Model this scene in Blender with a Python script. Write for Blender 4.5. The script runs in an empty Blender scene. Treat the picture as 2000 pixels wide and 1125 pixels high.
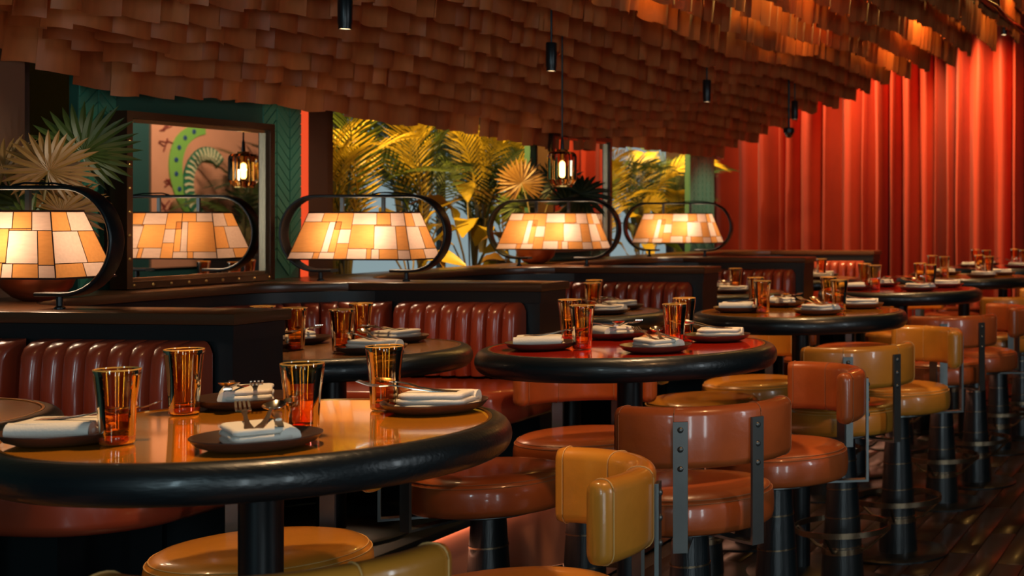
import bpy, bmesh, math, random
from mathutils import Vector, Matrix
PI = math.pi
rnd = random.Random(7)
SC = bpy.context.scene
COL = SC.collection

# ------------------------------------------------------------------ camera
cd = bpy.data.cameras.new('camera')
cam = bpy.data.objects.new('camera', cd)
COL.objects.link(cam)
cam.location = (0, 0, 1.35)
cam.rotation_euler = (PI / 2, 0, math.radians(7.95))
cd.sensor_fit = 'HORIZONTAL'
cd.sensor_width = 36
cd.lens = 50.4
cd.shift_x = -0.51
cd.shift_y = -0.07075
cd.clip_start = 0.05
cd.dof.use_dof = True
cd.dof.focus_distance = 3.1
cd.dof.aperture_fstop = 7.0
SC.camera = cam

# ------------------------------------------------------------------ world, exposure
w = bpy.data.worlds.new('world')
SC.world = w
w.use_nodes = True
w.node_tree.nodes['Background'].inputs[0].default_value = (0.35, 0.55, 0.6, 1)
w.node_tree.nodes['Background'].inputs[1].default_value = 0.012
SC.view_settings.view_transform = 'Standard'
SC.view_settings.look = 'None'
SC.view_settings.exposure = 0.0
SC.view_settings.gamma = 1.0
SC.view_settings.use_curve_mapping = False
SC.cycles.max_bounces = 10
SC.cycles.transparent_max_bounces = 24
SC.cycles.caustics_reflective = False
SC.cycles.caustics_refractive = False
SC.cycles.sample_clamp_indirect = 4.0


def lamp(kind, name, loc, power, color, size=0.1, size_y=None, target=None, spot=60, blend=0.5):
    d = bpy.data.lights.new(name, kind)
    d.energy = power
    d.color = color
    if kind == 'AREA':
        d.size = size
        if size_y:
            d.shape = 'RECTANGLE'
            d.size_y = size_y
    else:
        d.shadow_soft_size = size
    if kind == 'SPOT':
        d.spot_size = math.radians(spot)
        d.spot_blend = blend
    o = bpy.data.objects.new(name, d)
    COL.objects.link(o)
    o.location = loc
    if target is not None:
        o.rotation_euler = (Vector(target) - Vector(loc)).to_track_quat('-Z', 'Y').to_euler()
    return o


WARM = (1.0, 0.50, 0.20)
AMBER = (1.0, 0.56, 0.16)
# assumed daylight from outside the view: added area lights, no windows are built
lamp('AREA', 'assumed_daylight', (-1.3, -3.2, 2.0), 44, (0.66, 0.92, 1.0), 0.28, 1.9, (-1.3, 3.5, 0.7))
lamp('AREA', 'assumed_daylight', (0.75, -1.9, 1.0), 24, (0.78, 0.95, 1.0), 0.24, 1.9, (-1.2, 3.6, 0.8))  # added light, moved close to put a streak on the leather
lamp('AREA', 'assumed_daylight', (2.3, -1.4, 1.0), 26, (0.80, 0.95, 1.0), 0.26, 1.9, (-1.2, 3.6, 0.8))  # added for another streak on the stool leather
lamp('AREA', 'assumed_daylight', (3.6, 2.6, 1.9), 32, (0.85, 0.95, 1.0), 0.30, 1.7, (-1.4, 4.4, 0.7))
# assumed curtain wash lamps, no fixtures built, near the ceiling in front of the drapery
for cx, cp in ((-5.2, 40), (-4.3, 46), (-3.4, 56), (-2.5, 64), (-1.3, 40)):
    lamp('SPOT', 'curtain_wash', (cx, 11.95, 3.15), cp * 3.4, (1.0, 0.55, 0.22), 0.03, None, (cx + 0.55, 12.75, 1.85), 80, 1.0)
# downlights over the bar tables (assumed, no fixtures) and the booths
for ty in (2.35, 3.85, 5.35, 6.95, 8.5, 10.0):
    lamp('SPOT', 'downlight_beam', (-1.60, ty - 0.08, 2.10), 56, (1.0, 0.62, 0.30), 0.04, None, (-1.70, ty + 0.02, 0.9), 66, 0.6)
for ty in (2.3, 3.90, 5.2, 6.8, 8.25, 9.0):  # first and last beams are assumed, without a fixture
    lamp('SPOT', 'downlight_beam', (-2.6, ty, 1.89), 70 if ty == 9.0 else (15 if ty < 3 else 30), (1.0, 0.60, 0.28), 0.025, None, (-2.60, ty + 0.12, 0.9), 80, 0.6)
for ty in (2.6, 4.1, 5.6, 7.1, 8.6):  # assumed aisle lamps, out of view, no fixtures
    lamp('SPOT', 'assumed_aisle_beam', (-0.55, ty, 2.7), 62, (1.0, 0.50, 0.2), 0.05, None, (-1.15, ty + 0.4, 0.5), 55, 0.8)
# assumed warm garden spots, unseen, over the plants behind the booths
for (lx, ly, tx, ty, p) in ((-3.72, 5.9, -4.1, 6.7, 26), (-3.72, 6.8, -4.15, 7.5, 12), (-3.72, 8.0, -4.1, 8.9, 22), (-3.75, 9.4, -4.1, 9.9, 18)):
    lamp('SPOT', 'planting_spot', (lx, ly, 2.25), p * 7.5, (1.0, 0.62, 0.16), 0.05, None, (tx, ty, 1.25), 100, 0.6)
# assumed small lamps, unseen, above the canopy rows
for (lx, ly, lz, p) in ((-1.78, 8.3, 2.62, 3.5), (-1.35, 8.9, 2.85, 3.5), (-2.15, 7.2, 2.52, 3.6), (-2.05, 8.6, 2.57, 3.6), (-1.95, 6.4, 2.62, 4.6), (-2.3, 5.6, 2.45, 1.8)):
    lamp('POINT', 'canopy_lamp', (lx, ly, lz), p * 3.5, (1.0, 0.52, 0.12), 0.03)
for wy_ in (3.45, 4.0, 5.0, 9.25):  # unseen fill spots added to brighten the piers, left column and palm
    lamp('SPOT', 'wall_fill', (-2.9, wy_, 1.80), 17.0 if wy_ > 9 else 6.0, (1.0, 0.88, 0.66), 0.03, None, (-3.55, wy_ + 0.05, 1.25), 70, 0.8)
lamp('SPOT', 'mural_spot', (0.9, 10.9, 2.9), 150, (1.0, 0.8, 0.58), 0.08, None, (2.2, 11.7, 1.7), 90, 0.6)  # assumed lamp for the mural, no fixture built

# ------------------------------------------------------------------ materials
MATS = {}


def nt(name):
    m = bpy.data.materials.new(name)
    m.use_nodes = True
    return m, m.node_tree.nodes, m.node_tree.links, m.node_tree.nodes['Principled BSDF']


def pbr(name, color, rough=0.5, metal=0.0, coat=0.0, var=0.0, vscale=8.0, bump=0.0, bscale=60.0, emis=None, estr=0.0,
        spec=0.5, grain=None, aniso_scale=None, sheen=0.0):
    if name in MATS:
        return MATS[name]
    m, n, l, b = nt(name)
    b.inputs['Base Color'].default_value = (*color, 1)
    b.inputs['Roughness'].default_value = rough
    b.inputs['Metallic'].default_value = metal
    b.inputs['Coat Weight'].default_value = coat
    b.inputs['Coat Roughness'].default_value = 0.09
    b.inputs['Specular IOR Level'].default_value = spec
    b.inputs['Sheen Weight'].default_value = sheen
    tc = n.new('ShaderNodeTexCoord')
    vec = tc.outputs['Object']
    if aniso_scale:
        mp = n.new('ShaderNodeMapping')
        mp.inputs['Scale'].default_value = aniso_scale
        l.new(vec, mp.inputs['Vector'])
        vec = mp.outputs['Vector']
    if var > 0:
        nz = n.new('ShaderNodeTexNoise')
        nz.inputs['Scale'].default_value = vscale
        nz.inputs['Detail'].default_value = 5
        l.new(vec, nz.inputs['Vector'])
        mx = n.new('ShaderNodeMix')
        mx.data_type = 'RGBA'
        mx.inputs[6].default_value = (*[c * (1 - var) for c in color], 1)
        mx.inputs[7].default_value = (*[min(1, c * (1 + var)) for c in color], 1)
        l.new(nz.outputs['Fac'], mx.inputs[0])
        l.new(mx.outputs[2], b.inputs['Base Color'])
    if grain:
        wv = n.new('ShaderNodeTexWave')
        wv.inputs['Scale'].default_value = grain[0]
        wv.inputs['Distortion'].default_value = grain[1]
        wv.inputs['Detail'].default_value = 3
        wv.inputs['Detail Scale'].default_value = 1.2
        l.new(vec, wv.inputs['Vector'])
        bp = n.new('ShaderNodeBump')
        bp.inputs['Strength'].default_value = grain[2]
        bp.inputs['Distance'].default_value = 0.0009
        l.new(wv.outputs['Fac'], bp.inputs['Height'])
        l.new(bp.outputs['Normal'], b.inputs['Normal'])
    elif bump > 0:
        nb = n.new('ShaderNodeTexNoise')
        nb.inputs['Scale'].default_value = bscale
        nb.inputs['Detail'].default_value = 4
        l.new(vec, nb.inputs['Vector'])
        bp = n.new('ShaderNodeBump')
        bp.inputs['Strength'].default_value = bump
        bp.inputs['Distance'].default_value = 0.003
        l.new(nb.outputs['Fac'], bp.inputs['Height'])
        l.new(bp.outputs['Normal'], b.inputs['Normal'])
    if emis:
        b.inputs['Emission Color'].default_value = (*emis, 1)
        b.inputs['Emission Strength'].default_value = estr
    MATS[name] = m
    return m


def thin_glass(name, tint_lo, tint_hi, z0, z1, gloss_rough=0.02, refl=1.0):
    """thin tinted glass wall: coloured transmission and a Fresnel reflection, tint running along the height"""
    m = bpy.data.materials.new(name)
    m.use_nodes = True
    n, l = m.node_tree.nodes, m.node_tree.links
    n.remove(n['Principled BSDF'])
    out = n['Material Output']
    tc = n.new('ShaderNodeTexCoord')
    sp = n.new('ShaderNodeSeparateXYZ')
    l.new(tc.outputs['Object'], sp.inputs[0])
    mr = n.new('ShaderNodeMapRange')
    mr.inputs[1].default_value = z0
    mr.inputs[2].default_value = z1
    l.new(sp.outputs['Z'], mr.inputs[0])
    mx = n.new('ShaderNodeMix')
    mx.data_type = 'RGBA'
    mx.inputs[6].default_value = (*tint_lo, 1)
    mx.inputs[7].default_value = (*tint_hi, 1)
    l.new(mr.outputs[0], mx.inputs[0])
    tr = n.new('ShaderNodeBsdfTransparent')
    l.new(mx.outputs[2], tr.inputs['Color'])
    gl = n.new('ShaderNodeBsdfGlossy')
    gl.inputs['Roughness'].default_value = gloss_rough
    gl.inputs['Color'].default_value = (1, 0.86, 0.66, 1)
    fr = n.new('ShaderNodeFresnel')
    fr.inputs['IOR'].default_value = 1.0 + 0.55 * refl
    ms = n.new('ShaderNodeMixShader')
    l.new(fr.outputs[0], ms.inputs[0])
    l.new(tr.outputs[0], ms.inputs[1])
    l.new(gl.outputs[0], ms.inputs[2])
    l.new(ms.outputs[0], out.inputs['Surface'])
    return m


def fabric_lit(name, color, trans):
    """lampshade cloth: lets the lamp inside shine through"""
    m = bpy.data.materials.new(name)
    m.use_nodes = True
    n, l = m.node_tree.nodes, m.node_tree.links
    n.remove(n['Principled BSDF'])
    out = n['Material Output']
    tc = n.new('ShaderNodeTexCoord')
    nz = n.new('ShaderNodeTexNoise')
    nz.inputs['Scale'].default_value = 130
    mp = n.new('ShaderNodeMapping')
    mp.inputs['Scale'].default_value = (0.25, 1, 1)
    l.new(tc.outputs['Object'], mp.inputs[0])
    l.new(mp.outputs[0], nz.inputs['Vector'])
    mx = n.new('ShaderNodeMix')
    mx.data_type = 'RGBA'
    mx.inputs[6].default_value = (*[c * 0.84 for c in color], 1)
    mx.inputs[7].default_value = (*[min(1, c * 1.1) for c in color], 1)
    l.new(nz.outputs['Fac'], mx.inputs[0])
    d = n.new('ShaderNodeBsdfDiffuse')
    t = n.new('ShaderNodeBsdfTranslucent')
    l.new(mx.outputs[2], d.inputs[0])
    l.new(mx.outputs[2], t.inputs[0])
    ms = n.new('ShaderNodeMixShader')
    ms.inputs[0].default_value = trans
    l.new(d.outputs[0], ms.inputs[1])
    l.new(t.outputs[0], ms.inputs[2])
    l.new(ms.outputs[0], out.inputs['Surface'])
    return m


def emit(name, color, s):
    m = bpy.data.materials.new(name)
    m.use_nodes = True
    b = m.node_tree.nodes['Principled BSDF']
    b.inputs['Base Color'].default_value = (0, 0, 0, 1)
    b.inputs['Emission Color'].default_value = (*color, 1)
    b.inputs['Emission Strength'].default_value = s
    return m


def leaf_mat(name, color, trans=0.18):
    m = bpy.data.materials.new(name)
    m.use_nodes = True
    n, l = m.node_tree.nodes, m.node_tree.links
    b = n['Principled BSDF']
    b.inputs['Base Color'].default_value = (*color, 1)
    b.inputs['Roughness'].default_value = 0.42
    t = n.new('ShaderNodeBsdfTranslucent')
    t.inputs[0].default_value = (*[c * 1.2 for c in color], 1)
    ms = n.new('ShaderNodeMixShader')
    ms.inputs[0].default_value = trans
    l.new(b.outputs[0], ms.inputs[1])
    l.new(t.outputs[0], ms.inputs[2])
    l.new(ms.outputs[0], n['Material Output'].inputs['Surface'])
    return m


BLACKWOOD = pbr('black_oak', (0.005, 0.009, 0.011), 0.36, grain=(50.0, 10.0, 0.2), coat=0.2, aniso_scale=(1, 1, .25))
RIMWOOD = pbr('black_oak_rim', (0.005, 0.008, 0.010), 0.36, bump=0.30, bscale=1.0, aniso_scale=(9, 150, 150), coat=0.12)
CABWOOD = pbr('dark_stained_panel', (0.007, 0.010, 0.012), 0.42, grain=(14.0, 5.0, 0.08), aniso_scale=(0.3, 1, 3))
CAPWOOD = pbr('dark_walnut_cap', (0.085, 0.036, 0.015), 0.28, grain=(14.0, 4.0, 0.06), aniso_scale=(0.2, 2, 2))
GUN = pbr('blackened_steel', (0.135, 0.145, 0.143), 0.36, metal=0.8, var=0.15, vscale=20)
BLACKMETAL = pbr('black_metal', (0.007, 0.010, 0.012), 0.33, metal=0.2)
BRONZE = pbr('aged_bronze', (0.30, 0.22, 0.14), 0.26, metal=0.95)
BRASS = pbr('brass', (0.62, 0.36, 0.11), 0.28, metal=1.0)
STEEL = pbr('polished_steel', (0.78, 0.70, 0.60), 0.22, metal=1.0)
BROWN = pbr('chestnut_leather', (0.43, 0.092, 0.020), 0.33, coat=0.5, var=0.26, vscale=13, bump=0.22, bscale=55)
MUST = pbr('mustard_leather', (0.56, 0.22, 0.024), 0.33, coat=0.5, var=0.18, vscale=13, bump=0.2, bscale=55)
BENCH = pbr('oxblood_leather', (0.31, 0.048, 0.019), 0.30, coat=0.45, var=0.12, vscale=7, bump=0.06, bscale=70)
THREAD = pbr('pale_thread', (0.62, 0.36, 0.12), 0.7)
THREADB = pbr('tan_thread', (0.36, 0.13, 0.05), 0.7)
AMBERTOP = pbr('amber_lacquer_glass', (0.74, 0.27, 0.018), 0.035, coat=1.0, spec=0.6)
REDTOP = pbr('red_lacquer_glass', (0.80, 0.032, 0.008), 0.035, coat=1.0, spec=0.6)
STONE = pbr('mottled_stone', (0.19, 0.085, 0.032), 0.22, var=0.55, vscale=26, coat=0.2)
PLATE = pbr('brown_stoneware', (0.050, 0.024, 0.016), 0.36, var=0.2, vscale=30)
LINEN = pbr('white_linen', (0.72, 0.66, 0.58), 0.85, bump=0.25, bscale=260)
GREEN = pbr('green_glazed_tile', (0.045, 0.185, 0.115), 0.38, var=0.2, vscale=10)
GREENG = pbr('green_grout', (0.022, 0.090, 0.058), 0.6)
TEALW = pbr('teal_paint', (0.010, 0.055, 0.050), 0.6)
BROWNP = pbr('brown_panel', (0.060, 0.022, 0.010), 0.55, grain=(20, 2, 0.05))
CEIL = pbr('dark_ceiling', (0.020, 0.009, 0.005), 0.9)
PLANK = pbr('dark_oak_plank', (0.016, 0.009, 0.006), 0.34, var=0.35, vscale=6, aniso_scale=(9, 0.8, 1), coat=0.1)
FLOORB = pbr('floor_base', (0.010, 0.006, 0.005), 0.5)
PLAT = pbr('platform_board', (0.016, 0.010, 0.008), 0.55)
RISER = pbr('cedar_riser', (0.34, 0.13, 0.075), 0.5, grain=(10, 6, 0.05), aniso_scale=(1, 0.25, 4))
CURT = pbr('red_velvet', (0.52, 0.052, 0.016), 0.6, sheen=0.1, bump=0.25, bscale=45, var=0.1)
DRAPE = pbr('brown_drape', (0.040, 0.014, 0.009), 0.85)
COPPER = pbr('aged_copper', (0.33, 0.085, 0.03), 0.38, metal=0.75, var=0.25, vscale=12)
MIRROR = pbr('mirror_glass', (0.86, 0.84, 0.80), 0.01, metal=1.0)
FRAME = pbr('bronze_frame', (0.075, 0.034, 0.016), 0.34, metal=0.5)
SOIL = pbr('dark_soil', (0.02, 0.012, 0.008), 0.9)
STEM = pbr('palm_stem', (0.16, 0.115, 0.035), 0.5)
SHADEW = fabric_lit('shade_cloth_cream', (0.67, 0.48, 0.385), 0.6)
SHADEO = fabric_lit('shade_cloth_ochre', (0.60, 0.265, 0.08), 0.6)
SEAM = pbr('shade_seam', (0.07, 0.018, 0.008), 0.7)
GLASSW = thin_glass('amber_tumbler_glass', (0.985, 0.57, 0.24), (0.985, 0.80, 0.46), 0.0, 0.10, 0.015)
GLASSB = pbr('ruby_glass_base', (0.75, 0.07, 0.015), 0.04, coat=0.5)
b_ = GLASSB.node_tree.nodes['Principled BSDF']
b_.inputs['Transmission Weight'].default_value = 0.75
GLASSP = thin_glass('amber_pendant_glass', (0.72, 0.46, 0.2), (0.72, 0.46, 0.2), 0.0, 0.15, 0.03, 1.3)
BULB = emit('bulb_glow', (1.0, 0.72, 0.36), 18)
LENS = emit('lens_glow', (1.0, 0.62, 0.30), 5)
LED = emit('led_strip', (1.0, 0.47, 0.28), 15.0)
REDSTRIP = emit('red_edge_glow', (1.0, 0.085, 0.022), 0.85)  # red light on the pier edge, put in as emission
PANE = emit('pale_daylight_pane', (0.38, 0.52, 0.55), 0.62)
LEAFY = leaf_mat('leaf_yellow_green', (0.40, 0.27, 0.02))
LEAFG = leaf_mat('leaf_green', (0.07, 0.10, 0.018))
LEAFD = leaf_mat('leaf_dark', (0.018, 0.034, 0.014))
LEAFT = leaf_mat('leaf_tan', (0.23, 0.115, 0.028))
STRIPS = []
for i, c in enumerate(((0.40, 0.115, 0.030), (0.36, 0.096, 0.024), (0.44, 0.138, 0.038), (0.33, 0.085, 0.022))):
    m_ = pbr('wood_veneer_%s' % 'abcd'[i], c, 0.5, var=0.22, vscale=14, aniso_scale=(1, 3, 0.4), sheen=0.0)
    STRIPS.append(m_)


# ------------------------------------------------------------------ mesh helpers
class MB:
    def __init__(self):
        self.v = []
        self.f = []

    def add(self, vs, fs):
        o = len(self.v)
        self.v += [tuple(p) for p in vs]
        self.f += [tuple(i + o for i in f) for f in fs]
        return self

    def box(self, x0, x1, y0, y1, z0, z1, M=None):
        vs = [(x, y, z) for z in (z0, z1) for y in (y0, y1) for x in (x0, x1)]
        if M is not None:
            vs = [M @ Vector(p) for p in vs]
        return self.add(vs, [(0, 2, 3, 1), (4, 5, 7, 6), (0, 1, 5, 4), (1, 3, 7, 5), (3, 2, 6, 7), (2, 0, 4, 6)])

    def lathe(self, prof, seg=32, c=(0, 0, 0), a0=0.0, rib=None):
        """profile of (r, z); r = 0 closes on the axis"""
        vs, fs, rows = [], [], []
        for (r, z) in prof:
            if r < 1e-6:
                rows.append([len(vs)])
                vs.append((c[0], c[1], c[2] + z))
            else:
                row = []
                for i in range(seg):
                    a = a0 + 2 * PI * i / seg
                    rr = r * (1 + (rib * (1 if i % 2 else -1) if rib else 0))
                    row.append(len(vs))
                    vs.append((c[0] + rr * math.cos(a), c[1] + rr * math.sin(a), c[2] + z))
                rows.append(row)
        for A, B in zip(rows, rows[1:]):
            for i in range(seg):
                j = (i + 1) % seg
                if len(A) == 1 and len(B) == 1:
                    continue
                if len(A) == 1:
                    fs.append((A[0], B[i], B[j]))
                elif len(B) == 1:
                    fs.append((A[i], B[0], A[j]))
                else:
                    fs.append((A[i], B[i], B[j], A[j]))
        return self.add(vs, fs)

    def tube(self, path, r, seg=8, closed=False, cap=True):
        P = [Vector(p) for p in path]
        n = len(P)
        vs, fs = [], []
        up = Vector((0, 0, 1))
        for i in range(n):
            if closed:
                t = P[(i + 1) % n] - P[i - 1]
            else:
                t = P[min(i + 1, n - 1)] - P[max(i - 1, 0)]
            t.normalize()
            a = t.cross(up)
            if a.length < 0.05:
                a = t.cross(Vector((0, 1, 0)))
            a.normalize()
            b = a.cross(t)
            rr = r[i] if isinstance(r, (list, tuple)) else r
            for k in range(seg):
                th = 2 * PI * k / seg
                vs.append(P[i] + a * (rr * math.cos(th)) + b * (rr * math.sin(th)))
        m = n if closed else n - 1
        for i in range(m):
            for k in range(seg):
                k2 = (k + 1) % seg
                i2 = (i + 1) % n
                fs.append((i * seg + k, i * seg + k2, i2 * seg + k2, i2 * seg + k))
        if cap and not closed:
            fs.append(tuple(range(seg - 1, -1, -1)))
            fs.append(tuple((n - 1) * seg + k for k in range(seg)))
        return self.add(vs, fs)

    def sweep(self, frames, sec, closed_sec=True, caps=True):
        """frames: list of (origin, xaxis, yaxis); sec: list of (x, y)"""
        vs, fs = [], []
        n = len(sec)
        for (o, ax, ay) in frames:
            for (x, y) in sec:
                vs.append(o + ax * x + ay * y)
        for i in range(len(frames) - 1):
            for k in range(n if closed_sec else n - 1):
                k2 = (k + 1) % n
                fs.append((i * n + k, i * n + k2, (i + 1) * n + k2, (i + 1) * n + k))
        if caps and closed_sec:
            fs.append(tuple(range(n - 1, -1, -1)))
            fs.append(tuple((len(frames) - 1) * n + k for k in range(n)))
        return self.add(vs, fs)

    def slab(self, poly, z0, z1, r=0.0, k=4):
        """extruded counter-clockwise polygon with rounded top and bottom edges"""
        n = len(poly)

        def off(d):
            if d <= 0:
                return poly
            res = []
            for i in range(n):
                p0, p1, p2 = Vector(poly[i - 1]), Vector(poly[i]), Vector(poly[(i + 1) % n])
                e1, e2 = (p1 - p0).normalized(), (p2 - p1).normalized()
                nn = Vector((-e1.y, e1.x)) + Vector((-e2.y, e2.x))
                if nn.length < 1e-6:
                    nn = Vector((-e1.y, e1.x))
                nn.normalize()
                cs = max(0.5, nn.dot(Vector((-e1.y, e1.x))))
                res.append(tuple(p1 + nn * (d / cs)))
            return res
        rings = []
        if r > 0:
            for i in range(k + 1):
                a = PI / 2 * i / k
                rings.append((r * (1 - math.sin(a)), z0 + r * (1 - math.cos(a))))
            for i in range(k + 1):
                a = PI / 2 * i / k
                rings.append((r * (1 - math.cos(a)), z1 - r + r * math.sin(a)))
        else:
            rings = [(0, z0), (0, z1)]
        vs, fs = [], []
        for (d, z) in rings:
            vs += [(x, y, z) for (x, y) in off(d)]
        for i in range(len(rings) - 1):
            for j in range(n):
                j2 = (j + 1) % n
                fs.append((i * n + j, i * n + j2, (i + 1) * n + j2, (i + 1) * n + j))
        fs.append(tuple(range(n - 1, -1, -1)))
        fs.append(tuple((len(rings) - 1) * n + j for j in range(n)))
        return self.add(vs, fs)

    def mesh(self, name, mat, smooth=True, ang=40):
        me = bpy.data.meshes.new(name)
        me.from_pydata(self.v, [], self.f)
        me.materials.append(mat)
        me.validate()
        if smooth:
            me.shade_smooth()
            me.set_sharp_from_angle(angle=math.radians(ang))
        me.update()
        return me

    def build(self, name, mat, parent=None, smooth=True, ang=40, loc=None):
        return link(name, self.mesh(name, mat, smooth, ang), parent, loc)


def link(name, me, parent=None, loc=None, rz=None):
    o = bpy.data.objects.new(name, me)
    COL.objects.link(o)
    if parent:
        o.parent = parent
    if loc:
        o.location = loc
    if rz is not None:
        o.rotation_euler = (0, 0, rz)
    return o


def tag(o, label=None, cat=None, group=None, kind=None):
    if label:
        o['label'] = label
    if cat:
        o['category'] = cat
    if group:
        o['group'] = group
    if kind:
        o['kind'] = kind
    return o


def empty(name, loc, rz=0.0):
    o = bpy.data.objects.new(name, None)
    o.empty_display_size = 0.1
    COL.objects.link(o)
    o.location = loc
    o.rotation_euler = (0, 0, rz)
    return o


def kids(o):
    return [c for c in o.children]


def copy_tree(o, parent=None):
    c = o.copy()
    COL.objects.link(c)
    if parent:
        c.parent = parent
    for ch in kids(o):
        copy_tree(ch, c)
    return c


def place(proto, used, loc, rz, label, cat, group):
    if not used.get(proto.name):
        used[proto.name] = True
        o = proto
    else:
        o = copy_tree(proto)
    o.location = loc
    o.rotation_euler = (0, 0, rz)
    tag(o, label, cat, group)
    return o


USED = {}


def rect(x0, x1, y0, y1):
    return [(x0, y0), (x1, y0), (x1, y1), (x0, y1)]


def arc(cx, cy, r, a0, a1, n):
    return [(cx + r * math.cos(math.radians(a0 + (a1 - a0) * i / n)), cy + r * math.sin(math.radians(a0 + (a1 - a0) * i / n))) for i in range(n + 1)]


# ------------------------------------------------------------------ the setting
fl = MB().box(-5.2, 4.2, -3.6, 14.0, -0.1, -0.013).build('floor', FLOORB, smooth=False)
tag(fl, kind='structure')
pm = MB().slab(rect(-0.0535, 0.0535, 0.0, 0.895), -0.012, 0.0, 0.002, 1).mesh('plank', PLANK, ang=60)
for ix in range(18):
    for iy in range(8):
        y0 = 4.2 + iy * 0.9 + (ix * 0.37) % 0.9 - 0.45
        o = link('plank', pm, fl, (-2.18 + ix * 0.11, y0, rnd.uniform(-0.0012, 0.0)))
tag(MB().box(-5.2, 4.2, -3.6, 14.0, 3.25, 3.35).build('ceiling', CEIL, smooth=False), kind='structure')
tag(MB().box(-5.2, 2.3, 13.3, 13.4, 0, 3.25).build('wall_back', CEIL, smooth=False), kind='structure')

D0 = [3.14 + 1.535 * k for k in range(5)]      # front faces of the five booth dividers
DT = 0.183
DX = -2.38
# raised platform under the booths
plat = empty('platform', (0, 0, 0))
tag(plat, kind='structure')
MB().box(-3.55, -2.36, 0.6, 12.0, 0.0, 0.405).build('platform_core', PLAT, plat, smooth=False)
MB().slab(rect(-3.55, -2.295, 0.6, 12.0), 0.405, 0.43, 0.006, 2).build('nosing', BLACKMETAL, plat)
MB().box(-2.36, -2.335, 0.6, 12.0, 0.0, 0.40).build('riser', RISER, plat, smooth=False)
MB().box(-2.332, -2.320, 0.7, 11.9, 0.398, 0.404).build('glow_strip', LED, plat, smooth=False)
tag(MB().box(-5.0, -3.75, 3.0, 10.9, 0.0, 0.95).build('planter_bed', SOIL, smooth=False), kind='structure')

# left wall: tiled piers between the planted window bays
PIERS = ((1.0, 3.56), (3.99, 5.05), (6.87, 7.75), (9.02, 9.47))
wl = empty('wall_left', (-3.55, 0, 0))
tag(wl, kind='structure')
for (a, b) in PIERS:
    MB().box(-0.03, 0, a, b, 0.0, 3.25).build('pier', GREENG, wl, smooth=False)
# zig-zag tiles on the parts of the piers that can be seen
cw, ph, gap = 0.075, 0.040, 0.0035
tile_me = {}
for s in (-1, 1):
    d = cw / 2
    vs = []
    for xo in (0.0, 0.004):
        e = 0.0 if xo == 0 else 0.0012
        for (yy, zz) in ((gap / 2 + e, gap / 2 + e), (cw - gap / 2 - e, gap / 2 + e + s * cw * 0.9), (cw - gap / 2 - e, ph - gap / 2 - e + s * cw * 0.9), (gap / 2 + e, ph - gap / 2 - e)):
            vs.append((xo, yy, zz))
    m_ = MB().add(vs, [(4, 5, 6, 7), (0, 1, 5, 4), (1, 2, 6, 5), (2, 3, 7, 6), (3, 0, 4, 7)])
    tile_me[s] = m_.mesh('tile', GREEN, smooth=False)
for (a, b, z0, z1) in ((3.99, 4.14, 1.12, 1.84), (4.84, 5.05, 1.12, 1.84), (7.55, 7.75, 1.12, 1.8), (9.02, 9.47, 1.12, 1.8)):
    nc = int((b - a) / cw + 0.3)
    for c in range(nc):
        s = 1 if c % 2 == 0 else -1
        nz_ = int((z1 - z0) / ph)
        for r_ in range(nz_):
            zb = z0 + r_ * ph + (0 if s == 1 else cw * 0.9)
            link('tile', tile_me[s], wl, (0.0, a + 0.002 + c * cw, zb))
# facade behind the plants
wf = MB().box(-5.0, -4.9, 3.0, 6.3, 0.0, 3.25).build('wall_outer', TEALW, smooth=False)
tag(wf, kind='structure')
for k, (a, b) in enumerate(((6.3, 7.35), (7.35, 8.4), (8.4, 9.6), (9.6, 10.8), (10.8, 12.4))):
    wn = empty('window_%d' % (k + 1), (-4.95, a, 0.0))
    tag(wn, kind='structure')
    MB().box(-0.01, 0.0, 0.03, b - a - 0.03, 0.95, 3.2).build('pane', PANE, wn, smooth=False)
    fm = MB()
    fm.box(-0.03, 0.03, 0, 0.03, 0.9, 3.25)
    fm.box(-0.03, 0.03, b - a - 0.03, b - a, 0.9, 3.25)
    fm.box(-0.03, 0.03, 0.03, b - a - 0.03, 0.9, 0.96)
    fm.box(-0.03, 0.03, 0.03, b - a - 0.03, 2.02, 2.06)
    fm.build('window_frame', BLACKMETAL, wn, smooth=False)
# pier edge lit red, painted as emission; brown column beside the first pier
rs = empty('glow_strip', (-3.55, 5.055, 1.0))
tag(rs, 'tall edge of the green tiled pier with red-orange light painted as glow', 'wall edge')
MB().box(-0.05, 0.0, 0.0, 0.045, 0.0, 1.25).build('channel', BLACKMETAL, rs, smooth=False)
MB().box(0.0, 0.008, 0.004, 0.041, 0.0, 1.25).build('edge_glow', REDSTRIP, rs, smooth=False)
MB().box(-3.72, -3.56, 5.105, 5.24, 0.0, 3.25).build('trim_1', BROWNP, smooth=False)['kind'] = 'structure'
MB().box(-3.75, -3.56, 5.24, 5.275, 0.0, 3.25).build('trim_2', FRAME, smooth=False)['kind'] = 'structure'
MB().box(-3.75, -3.50, 3.56, 3.74, 0.0, 3.25).build('trim_3', pbr('tan_column', (0.15, 0.068, 0.036), 0.6), smooth=False)['kind'] = 'structure'
MB().box(-3.76, -3.54, 3.74, 3.80, 0.0, 3.25).build('trim_4', pbr('dark_reveal', (0.03, 0.016, 0.010), 0.6), smooth=False)['kind'] = 'structure'
MB().box(-4.3, -4.1, 10.45, 10.75, 0.0, 3.25).build('trim_5', BROWNP, smooth=False)['kind'] = 'structure'


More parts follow.
